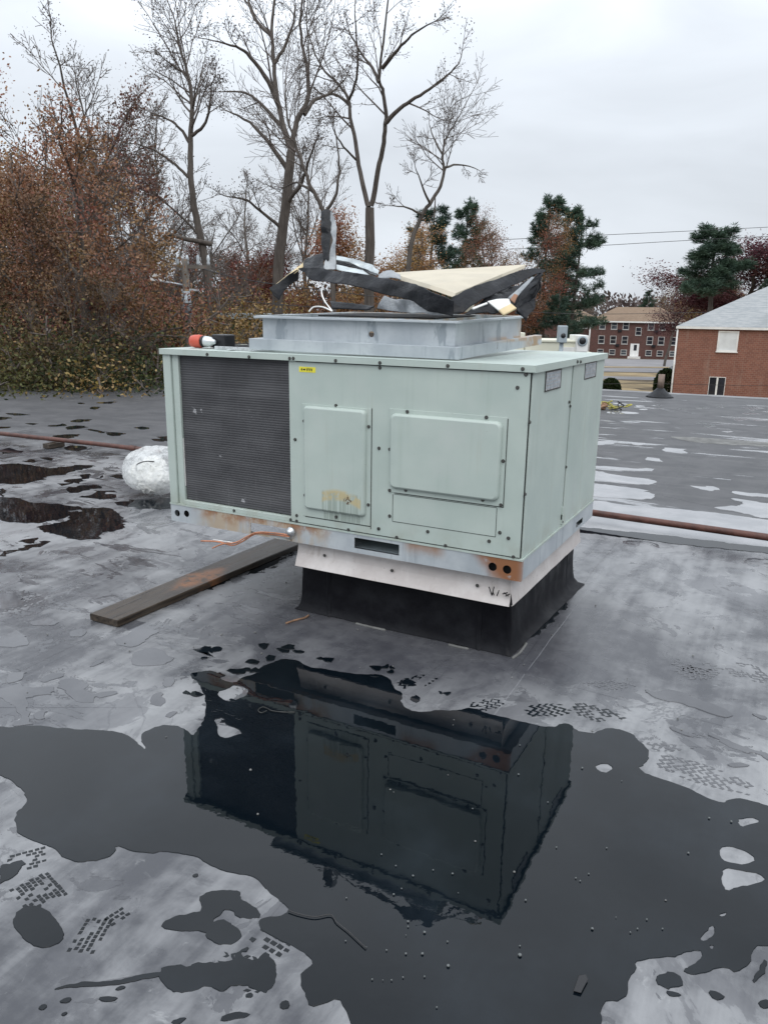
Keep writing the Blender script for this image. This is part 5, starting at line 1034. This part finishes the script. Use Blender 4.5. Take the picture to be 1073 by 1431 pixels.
class Tree:
    def __init__(s, seed): s.r = np.random.default_rng(seed); s.g = [ {}, {} ]; s.tips = []; s.tw = []
    def put(s, layer, P, R_, k): s.g[layer].setdefault((len(P), k), []).append((P, R_))
    def branch(s, p, d, L, r, lev, spec):
        n = spec['n'][lev]; P = [p]; q = p; dd = d/np.linalg.norm(d); st = L/(n-1)
        for i in range(n-1):
            dd = dd + s.r.normal(size=3)*spec['wig'] + np.array([0,0,spec['up'][lev]]); dd /= np.linalg.norm(dd); q = q+dd*st; P.append(q)
        P = np.array(P); R_ = np.linspace(r, max(spec['rmin'], r*.35), n); s.put(0 if lev <= spec['trunk_lev'] else 1, P, R_, spec['k'][lev]); s.kids(P, R_, L, lev, spec)
    def kids(s, P, R_, L, lev, spec, lo=None):
        if lev >= spec['max']: s.tips.append(P[-1]); s.tips.append(P[len(P)//2]); return
        c = spec['kids'][lev]; c = max(1, int(c*(.7+.6*s.r.random())))
        for i in range(c):
            t = (spec['lo'][lev] if lo is None else lo)+(1-(spec['lo'][lev] if lo is None else lo))*(i+s.r.random())/c; f = t*(len(P)-1); k = min(int(f), len(P)-2); w = f-k; p = P[k]*(1-w)+P[k+1]*w; r = (R_[k]*(1-w)+R_[k+1]*w)
            T = P[k+1]-P[k]; T = T/(np.linalg.norm(T)+1e-9); v = s.r.normal(size=3); v -= T*(v@T); v /= np.linalg.norm(v)+1e-9; an = math.radians(s.r.uniform(*spec['ang'])); d = T*math.cos(an)+v*math.sin(an)
            s.branch(p, d, L*spec['len'][lev]*(1.15-.55*t)*(.7+.6*s.r.random()), max(spec['rmin'], r*spec['rad']), lev+1, spec)
        s.branch(P[-1], P[-1]-P[-2], L*spec['len'][lev]*.7, R_[-1], lev+1, spec)
BARE = dict(n=[9,7,6,4,3], k=[10,7,5,3,3], wig=.13, up=[.05,.05,.05,.05,.05], kids=[8,7,6,4], lo=[.4,.25,.2,.15], len=[.42,.46,.45,.5], rad=.55, rmin=.008, ang=(25,58), max=4, trunk_lev=1)
OAK = dict(n=[7,6,5,4], k=[9,6,4,3], wig=.18, up=[.02,.06,.03,.0], kids=[9,7,6], lo=[.28,.2,.15], len=[.42,.5,.5], rad=.55, rmin=.012, ang=(35,75), max=3, trunk_lev=1)
def meshes(t, name, bark, twig, leaf=None, lsize=.16, per=6, spread=.35, twigs=True):
    V, Q = tubes_np(t.g[0]); tm = npmesh(name+'_trunk', V, Q); tm.materials.append(bark); tm.polygons.foreach_set('use_smooth', [True]*len(tm.polygons))
    parts = []
    if t.g[1] and twigs: V, Q = tubes_np(t.g[1]); parts.append((V, Q, 0))
    if leaf is not None:
        T = np.array(t.tips); P = np.repeat(T, per, axis=0)+t.r.normal(size=(len(T)*per,3))*spread; V, Q = leaves_np(P, lsize, t.r); parts.append((V, Q, 1))
    o = 0; Vs = []; Qs = []; mi = []
    for V, Q, m_ in parts: Vs.append(V); Qs.append(Q+o); mi.append(np.full(len(Q), m_, dtype=np.int32)); o += len(V)
    cm_ = npmesh(name+'_crown', np.concatenate(Vs), np.concatenate(Qs)); cm_.materials.append(twig)
    if leaf is not None: cm_.materials.append(leaf)
    cm_.polygons.foreach_set('material_index', np.concatenate(mi)); return tm, cm_
def plant(name, label, cat, loc, tm, cm_, col, scale=(1,1,1), rz=0., group=None):
    o = thing(name, label, cat, loc, rz, group); o.scale = scale
    for nm, me in (('trunk', tm), ('crown', cm_)):
        if me is None: continue
        c = bpy.data.objects.new(nm, me); COL.objects.link(c); c.parent = o; c.color = (*col, 1)
    return o
def guided(seed, lines, D, spec, kids_lev=1, seg=.8, dens=1.0):
    """limbs follow traced lines at distance D (with their own depth drift); finer branches grow from them"""
    t = Tree(seed); trunk0 = None
    base = far(*lines[0][0][0], D); base = np.array([base[0], base[1], ground(base[0], base[1])])
    dd_prev = {}
    for li, (pts, ra, rb_, kl) in enumerate(lines):
        drift = 0 if li == 0 else t.r.uniform(-2.2, 2.2); d0 = 0
        if li:
            p0 = np.array(pts[0]); best = min(dd_prev, key=lambda q: (q[0]-p0[0])**2+(q[1]-p0[1])**2); d0 = dd_prev[best]
        W = []
        for i, (x, y) in enumerate(pts): dd_ = d0+drift*i/max(1, len(pts)-1); dd_prev[(x, y)] = dd_; W.append(far(x, y, D+dd_)-base)
        if li == 0: W[0] = np.array([W[0][0], W[0][1], -.3])
        P = np.array([list(v) for v in spline(W, 4)]); P += t.r.normal(size=P.shape)*.012; R_ = np.linspace(ra, rb_, len(P)); t.put(0, P, R_, 10 if ra > .1 else 7)
        if kl is not None:
            L = float(np.sum(np.linalg.norm(np.diff(P, axis=0), axis=1))); s2 = dict(spec); s2['kids'] = list(spec['kids']); s2['kids'][kl] = max(3, int(L/seg*dens)); Lb = min(L*.8, 4.6)
            t.kids(P, R_*1.0, Lb, kl, s2, lo=.30 if li else .55)
    return t, tuple(base)
G2 = dict(BARE); G2.update(n=[6,6,5,4,3], kids=[7,7,7,4], len=[.5,.5,.5,.5], rmin=.0062, rad=.5)
TREES = []
t, base = guided(11, [([(386,520),(388,400),(395,330),(402,260),(408,210)], .23, .16, None), ([(408,210),(397,180),(388,140),(383,90),(380,40),(385,-10),(392,-70)], .115, .025, 1), ([(408,212),(415,170),(430,140),(430,100),(422,60),(420,20),(430,-50)], .105, .025, 1),
   ([(392,155),(375,115),(350,80),(330,65),(300,58)], .10, .02, 1), ([(425,160),(440,140),(462,130),(485,108)], .08, .02, 1), ([(400,285),(418,262),(430,230),(442,195)], .09, .02, 1), ([(403,240),(380,205),(350,172),(318,155)], .10, .02, 1), ([(397,180),(370,150),(345,130),(312,128)], .08, .02, 1), ([(383,90),(400,60),(412,20),(410,-20)], .07, .02, 1), ([(380,50),(355,25),(345,-10),(330,-40)], .07, .02, 1), ([(396,320),(370,300),(345,280),(320,275)], .07, .02, 1)], 30, G2)
tm, cm_ = meshes(t, 'bare_tree', M['bark'], M['twig'], M['leaf'], .06, 1, .15); plant('bare_tree', 'tallest bare dark tree with a thick forked trunk left of the upright torn flap', 'tree', base, tm, cm_, (.075,.05,.035))
t, base = guided(12, [([(516,500),(516,380),(517,290)], .23, .17, None), ([(515,290),(505,250),(498,210),(490,165),(487,140),(475,120),(455,100),(440,75),(428,35)], .10, .02, 1), ([(519,288),(528,240),(536,200),(539,165),(536,130),(530,110),(534,70),(540,20),(548,-40)], .105, .02, 1), ([(538,172),(555,155),(575,140),(600,125),(625,105),(642,88)], .09, .02, 1), ([(530,115),(520,95),(505,75),(488,45)], .07, .02, 1), ([(535,95),(555,70),(575,50),(602,32)], .07, .02, 1), ([(490,150),(470,132),(448,135)], .06, .02, 1), ([(500,225),(480,205),(465,180)], .05, .02, 1), ([(488,140),(498,110),(500,70),(495,20)], .06, .02, 1)], 32, G2)
tm, cm_ = meshes(t, 'bare_tree', M['bark'], M['twig'], M['leaf'], .06, 1, .15); plant('bare_tree', 'bare tree splitting into two slim stems above the arched liner strip', 'tree', base, tm, cm_, (.08,.05,.035))
t, base = guided(13, [([(560,470),(570,380),(585,310),(600,285),(615,260),(620,235),(618,215),(625,190),(642,162)], .10, .018, 1), ([(620,235),(640,230),(668,236)], .05, .012, 1), ([(600,285),(590,260),(580,232)], .05, .012, 1), ([(618,215),(605,190),(600,172)], .04, .012, 1), ([(590,300),(570,290),(545,288)], .05, .012, 1)], 30, G2)
tm, cm_ = meshes(t, 'bare_tree', M['barkg'], M['twig'], None); plant('bare_tree', 'small bare tree leaning right in front of the dark pine at centre', 'tree', base, tm, cm_, (1,1,1))
t, base = guided(14, [([(292,520),(290,400),(280,330),(270,280),(266,230),(268,180),(268,140),(262,100),(250,60),(243,22)], .15, .02, 1), ([(266,250),(250,235),(230,218),(205,205),(182,200)], .055, .015, 1), ([(268,205),(255,185),(240,170),(212,158)], .06, .02, 1), ([(268,190),(285,175),(293,150),(296,115)], .06, .02, 1), ([(268,150),(278,120),(286,85)], .05, .012, 1), ([(262,105),(245,95),(224,78)], .05, .012, 1), ([(297,341),(265,335),(230,325)], .085, .06, None), ([(280,330),(250,300),(215,270)], .05, .02, 1)], 27, G2)
tm, cm_ = meshes(t, 'bare_tree', M['bark'], M['twig'], M['leaf'], .055, 1, .15); plant('bare_tree', 'slender bare tree curving upward behind the drill, with a broken side limb', 'tree', base, tm, cm_, (.075,.05,.035))
t, base = guided(15, [([(470,470),(463,360),(453,298),(438,268),(425,238),(413,200),(402,165),(398,120)], .09, .02, 1), ([(453,298),(470,270),(474,230),(470,190)], .06, .015, 1), ([(440,270),(415,255),(395,262)], .05, .015, 1)], 26, G2)
tm, cm_ = meshes(t, 'bare_tree', M['bark'], M['twig'], None); plant('bare_tree', 'thin dark tree leaning left behind the tip of the upright torn flap', 'tree', base, tm, cm_, (1,1,1))
t, base = guided(16, [([(165,540),(160,434),(141,381),(130,351),(123,313),(132,279),(150,235)], .12, .025, 1), ([(130,351),(105,345),(80,360),(62,378)], .07, .03, 2), ([(189,540),(185,426),(158,389),(136,360)][::-1], .07, .085, None), ([(185,426),(200,395),(215,370)], .055, .03, 2), ([(125,330),(115,290),(118,240)], .07, .02, 1)], 22, G2)
tm, cm_ = meshes(t, 'leaning_tree', M['barkg'], M['twig'], M['leaf'], .06, 1, .15); plant('leaning_tree', 'grey crooked tree with two leaning trunks among the left brush', 'tree', base, tm, cm_, (.10,.055,.03))
# generic kinds
def kind(seed, spec, h, r, **kw):
    t = Tree(seed); t.branch(np.array([0,0,-.3]), np.array([0,0,1.]), h, r, 0, spec); return t
bk = []
for sdd in (31,32,33):
    t = kind(sdd, BARE, 10, .16); H = max(p[2] for p in t.tips); a, c = meshes(t, 'bare', M['barkg'], M['twig'], M['leaf'], .045, 1, .12); bk.append((a, c, H))
ok = []
for sdd in (41,42,43):
    t = kind(sdd, OAK, 7, .17); H = max(p[2] for p in t.tips); a, c = meshes(t, 'oak', M['bark'], M['twig'], M['leaf'], .060, 24, .18); ok.append((a, c, H))
sk = []
for sdd in (44,45):
    t = kind(sdd, OAK, 7, .15); H = max(p[2] for p in t.tips); a, c = meshes(t, 'sparse', M['bark'], M['twig'], M['leaf'], .06, 20, .24); sk.append((a, c, H))
dk = []
for sdd in (46,47):
    t = kind(sdd, OAK, 7, .17); H = max(p[2] for p in t.tips); a, c = meshes(t, 'dense', M['bark'], M['twig'], M['leaf'], .085, 50, .30); dk.append((a, c, H))
def pine(seed, h=13, first=.25, w=3.0):
    r_ = np.random.default_rng(seed); t = Tree(seed); z = np.linspace(-.3, h, 12); P = np.stack([.12*np.sin(z*.5+seed), .12*np.cos(z*.37), z], -1); t.put(0, P, np.linspace(.20,.03,12), 8); N = []; A = []
    nb = 62
    for i in range(nb):
        f = first+(1-first)*(i/nb)**.9; zz = h*f; L = w*(1.05-f)**.75*(.65+.6*r_.random())+.25; a = r_.uniform(0, 2*PI)
        if r_.random() < .12: continue
        p = np.array([0,0,zz]); d = np.array([math.cos(a), math.sin(a), r_.uniform(-.15,.35)]); Q = [p]
        for k in range(5): d = d+np.array([0,0,.05*(k-1)])+r_.normal(size=3)*.06; d /= np.linalg.norm(d); Q.append(Q[-1]+d*L/5)
        Q = np.array(Q); t.put(0, Q, np.linspace(.035,.01,6), 4)
        for k in range(int(16+L*16)):
            u = .3+.7*r_.random(); f2 = u*5; kk = min(4, int(f2)); c = Q[kk]+(Q[kk+1]-Q[kk])*(f2-kk); side = np.array([-math.sin(a), math.cos(a), 0])*r_.normal()*.26*L*(1.1-u)
            N.append(c+side+np.array([0,0,.05+r_.normal()*.16])); A.append(d)
    N = np.array(N); per = 12; C_ = np.repeat(N, per, 0); D_ = r_.normal(size=C_.shape)*np.array([1,1,.8])+np.array([0,0,.45])+np.repeat(np.array(A), per, 0)*.7; D_ /= np.linalg.norm(D_, axis=1, keepdims=True); S_ = np.cross(D_, r_.normal(size=C_.shape)); S_ /= np.linalg.norm(S_, axis=1, keepdims=True)
    ln = (.22+.16*r_.random(len(C_)))[:,None]; V = np.stack([C_-S_*.010, C_+D_*ln*.5-S_*.018, C_+D_*ln, C_+D_*ln*.5+S_*.018], 1).reshape(-1,3)
    Vt, Qt = tubes_np(t.g[0]); tm_ = npmesh('pine_trunk', Vt, Qt); tm_.materials.append(M['bark']); cm2 = npmesh('pine_crown', V, np.arange(len(V)).reshape(-1,4)); cm2.materials.append(M['needle']); return tm_, cm2, h+.3
pk = [pine(3), pine(5, 13, .38, 3.4), pine(8, 13, .12, 3.2), pine(9, 13, .60, 2.9)]
def shrubmesh(seed, n=15000, ls=.027):
    r_ = np.random.default_rng(seed); t = Tree(seed)
    spec = dict(OAK); spec.update(n=[5,4,3,3], kids=[6,5,4], lo=[.1,.2,.2], len=[.6,.5,.5], rmin=.006, wig=.22)
    for k in range(7): a = r_.uniform(0, 2*PI); t.branch(np.array([.2*math.cos(a), .2*math.sin(a), -.1]), np.array([.6*math.cos(a), .6*math.sin(a), 1.2]), 1.3, .03, 0, spec)
    H = max(p[2] for p in t.tips); per = max(2, int(n*3/len(t.tips))); a, c = meshes(t, 'shrub', M['bark'], M['twig'], M['leaf'], ls, per, .16); return a, c, H
shk = [shrubmesh(61), shrubmesh(62), shrubmesh(63)]
rt = random.Random(99)
def put(kindlist, i, name, label, cat, px, top, D, col, wide=1.0, base_off=0., group=None):
    tm_, cm2, H = kindlist[i % len(kindlist)]; p = far(px, top, D); g = ground(p[0], p[1])+base_off; s = (p[2]-g)/H; return plant(name, label, cat, (p[0], p[1], g), tm_, cm2, col, (s*wide, s*wide, s), rt.uniform(0, 6.28), group)
RUST, BROWN, RED, ORG, YEL, OLV, BURG, PALE = (.25,.112,.055), (.185,.11,.068), (.15,.062,.048), (.29,.145,.055), (.25,.18,.055), (.060,.058,.034), (.085,.034,.038), (.13,.10,.075)
GRN, DGRN = (.058,.095,.066), (.04,.068,.05)
OAKS = [(58,335,22.5,(.20,.115,.065),'rust orange oak in front of the tall reddish brown one'),(-12,190,21,(.22,.11,.06),'rusty brown oak partly cut by the left edge of the photo'),(-25,125,24,RUST,'rust leaved oak cut by the left edge of the photo'),(42,150,27,(.13,.062,.042),'tall reddish brown oak standing second from the left edge'),(92,265,24,(.145,.062,.036),'middle sized rusty oak left of the crooked leaning trunks'),
 (20,245,26,(.26,.125,.055),'bright orange lower oak cut by the left edge of the photo'),(150,335,32,RED,'dark red oak behind the crooked leaning trunks'),(215,340,36,BROWN,'brown oak behind the utility lamp'),(330,385,46,RED,'crimson low tree left of the thick forked trunk'),
 (425,345,44,(.135,.045,.03),'dull red tree between the thick forked trunk and the upright flap'),(478,298,42,(.24,.115,.05),'orange brown tree just right of the upright flap'),(545,310,40,ORG,'golden orange tree behind the arched liner strip'),(590,375,48,BROWN,'brown low tree left of the dark central pine'),
 (-70,260,22,BROWN,'brown oak mostly outside the left edge'),(1048,338,74,(.10,.038,.042),'burgundy tree above the grey hip roof'),(1090,335,74,(.125,.065,.05),'rusty tree at the right edge above the grey hip roof'),(1000,385,90,BURG,'dark plum coloured tree left of the burgundy one'),(968,395,165,(.19,.12,.05),'yellow brown tree right behind the apartment block end')]
for i, (px, top, D, col, lab) in enumerate(OAKS): put(ok if D < 41 else dk, i, 'oak_tree', lab, 'tree', px, top, D, col, (.8 if i in (0,3,4,6) else 1.0) if D < 60 else 2.0, 0, 'autumn trees with coloured leaves')
for i, (px, top, D, col, lab) in enumerate([(668,300,54,(.20,.085,.04),'leftmost thin orange brown tree of the row above the cream board'),(700,293,56,(.18,.085,.045),'middle thin orange brown tree of the row above the cream board'),(735,298,54,(.21,.085,.04),'rightmost thin orange brown tree of the row above the cream board'),(835,412,165,PALE,'pale brown tree beyond the apartment roof')]):
    put(sk, i, 'thin_leaved_tree', lab, 'tree', px, top, D, col, .85 if i < 3 else 1.2, 0, 'thin orange brown trees')
for i, (px, top, D, k_, lab) in enumerate([(606,270,46,2,'dark pine behind the small leaning bare tree'),(655,280,64,0,'small pine between the dark pine and the orange brown row'),(770,272,60,1,'left one of the two tall layered pines'),(812,287,57,1,'right one of the two tall layered pines, tallest in front of open sky'),(1003,312,68,3,'broad pine above the burgundy tree'),(782,402,48,2,'low dark evergreen behind the cream rooftop units'),(752,412,52,2,'low evergreen under the tip of the torn cap'),(908,405,170,0,'distant pine above the apartment roof'),(165,395,40,2,'low dark evergreen hidden in the left brush'),(1082,380,66,2,'dark evergreen at the right edge behind the hip roof')]):
    put(pk, k_, 'pine_tree', lab, 'tree', px, top, D, GRN if i not in (0,5,6,8) else DGRN, 1.1 if i not in (4,) else 1.8, 0, 'pine trees')
for i, (px, top, D, lab) in enumerate([(153,82,34,'pale thin bare tree rising left of the slender curved one'),(105,110,38,'bare crown rising behind the reddish brown oak'),(215,165,40,'bare tree with fine twigs left of the slender curved one'),(335,205,48,'faint bare tree between the slender and the thick forked trees'),(440,150,46,'faint bare tree between the two tallest bare trees'),(942,368,110,'grey bare tree beyond the apartment block'),(190,240,30,'low bare tree left of the utility pole'),(60,100,40,'grey bare tree far behind the left oaks'),(310,290,36,'small bare tree right of the slender curved one'),(235,300,44,'bare grey sapling behind the utility pole')]):
    put(bk, i, 'bare_tree', lab, 'tree', px, top, D, (.09,.06,.04), 1.0, 0, 'bare trees behind the roof')
SH = [(-30,440,20,OLV),(25,450,18,(.09,.08,.042)),(75,470,17.5,(.095,.09,.035)),(120,440,19,(.12,.085,.045)),(160,455,20,(.13,.04,.03)),(192,462,18,YEL),(232,440,22,YEL),(225,478,17.5,(.035,.05,.025)),(262,455,24,(.12,.09,.04)),(300,440,30,(.14,.11,.035)),(55,420,22,(.09,.075,.045)),(110,420,24,(.09,.07,.04)),(10,400,24,(.08,.06,.04)),(345,455,34,BROWN),(150,482,16.5,(.15,.125,.045)),(200,425,27,(.10,.07,.04)),(100,496,16.5,(.085,.095,.035)),(-60,480,18,OLV),(275,420,34,(.20,.14,.03)),(320,420,40,BROWN),(45,497,16.8,(.055,.06,.03)),(10,500,17.2,(.06,.055,.032))]
SHL = ['olive brush at the left end of the roof edge','tawny brush second along the roof edge from the left','yellow green leafy bush low on the roof edge at left','tan brown bush below the crooked trunks','dark red bush behind the crooked trunks','bright yellow bush right of the crooked trunks','yellow bush just left of the utility pole','dark green bush left of the green unit','tawny bush at the foot of the utility pole','olive yellow bush right of the utility pole','grey olive thicket under the reddish brown oak','grey brown thicket left of the crooked trunks','dark thicket near the left edge','brown bush behind the adapter left end','small yellow bush touching the roof edge','brown thicket behind the bright yellow bush','small green bush touching the roof edge','olive brush outside the left edge','golden bush behind the utility pole','brown thicket below the thick forked trunk','low olive bush touching the roof edge further left','low grey bush at the far left of the roof edge']
for i, ((px, top, D, col), lab) in enumerate(zip(SH, SHL)): put(shk, i, 'bush', lab, 'bush', px, top, D+1.8, col, 1.1, 0, 'bushes along the roof edge')
SAP = [(20,330,20,'grey sapling at the far left in the brush'),(70,370,19,'thin grey sapling in the brush near the left edge'),(100,395,18.5,'short twiggy sapling above the yellow green bush'),(210,385,20,'pale sapling left of the lamp'),(150,400,19,'short bare sapling beside the crooked trunks'),(235,410,21,'thin sapling under the utility lamp'),(330,395,30,'bare sapling left of the thick forked trunk'),(360,300,40,'grey sapling left of the tallest bare tree'),(45,420,18.5,'low twiggy sapling above the roof edge'),(275,380,26,'sapling between the utility pole and the slender bare tree')]
for i, (px, top, D, lab) in enumerate(SAP): put(bk, i, 'sapling', lab, 'sapling', px, top, D+1.5, (.12,.085,.05), 1.0, 0, 'bare saplings in the brush')
# clipped hedges by the lawn
def hedge(px0, px1, top, bot, D, lab):
    a = far(px0, bot, D); c = far(px1, bot, D); m = (a+c)/2; w = np.linalg.norm(c-a)/2; zt2 = float(far((px0+px1)/2, top, D)[2]); zb2 = ground(m[0], m[1]); h = (zt2-zb2)
    r_ = np.random.default_rng(int(px0)); n_ = 5200; P = r_.normal(size=(n_,3)); P /= np.linalg.norm(P, axis=1, keepdims=True); P *= (.82+.2*r_.random(n_))[:,None]; P = P*np.array([w, w, h*.55])+np.array([0,0,h*.48]); V, Q = leaves_np(P, .16, r_)
    o = thing('hedge', lab, 'hedge', (m[0],m[1],zb2), 0, 'clipped hedges'); cme = npmesh('hedge_crown', V, Q); cme.materials.append(M['leaf']); c_ = link('crown', cme, None, o, local=True); c_.color = (.025,.042,.016,1)
    b = MB(); b.tube([(0,0,-.1),(.05,0,h*.5),(0,0,h*.8)], [.12,.08,.03], 7); b.build('trunk', M['bark'], o, local=True)
hedge(838,866,529,548,58,'low rounded green hedge right behind the green unit'); hedge(912,944,516,550,56,'taller round green hedge against the orange brick house')
# distant woods: one mass of twigs and leaves
r_ = np.random.default_rng(5)
def woods(name, u0__, u1__, D, hmin, hmax, n_, ls, col, depth=30, seed=1):
    rr = np.random.default_rng(seed); u = rr.uniform(u0__, u1__, n_); d = D+rr.uniform(0, depth, n_); env = np.array([hmin+(hmax-hmin)*(.5+.5*mnoise.noise(Vector((a*.06, b2*.05, seed)))+.28*mnoise.noise(Vector((a*.25, b2*.2, seed)))) for a, b2 in zip(u, d)])
    x = CAM[0]+FH[0]*d+r0[0]*u; y = CAM[1]+FH[1]*d+r0[1]*u; zz = -6.5+(env+6.5)*rr.random(n_)**.7; V, Q = leaves_np(np.stack([x, y, zz], -1), ls, rr, -.5, .45); me = npmesh(name, V, Q); me.materials.append(M['leaf']); o = link(name, me, None); o.color = (*col, 1); return tag(o, kind='stuff')
woods('distant_woods', -90, 190, 215, 3.5, 10, 26000, 1.5, (.10,.075,.07), 60, 2)
woods('brushwood', -75, 14, 62, .5, 5.5, 24000, .55, (.085,.055,.04), 30, 3)
woods('evergreen_woods', -75, 20, 95, 3, 9, 16000, .7, (.05,.042,.035), 20, 4)
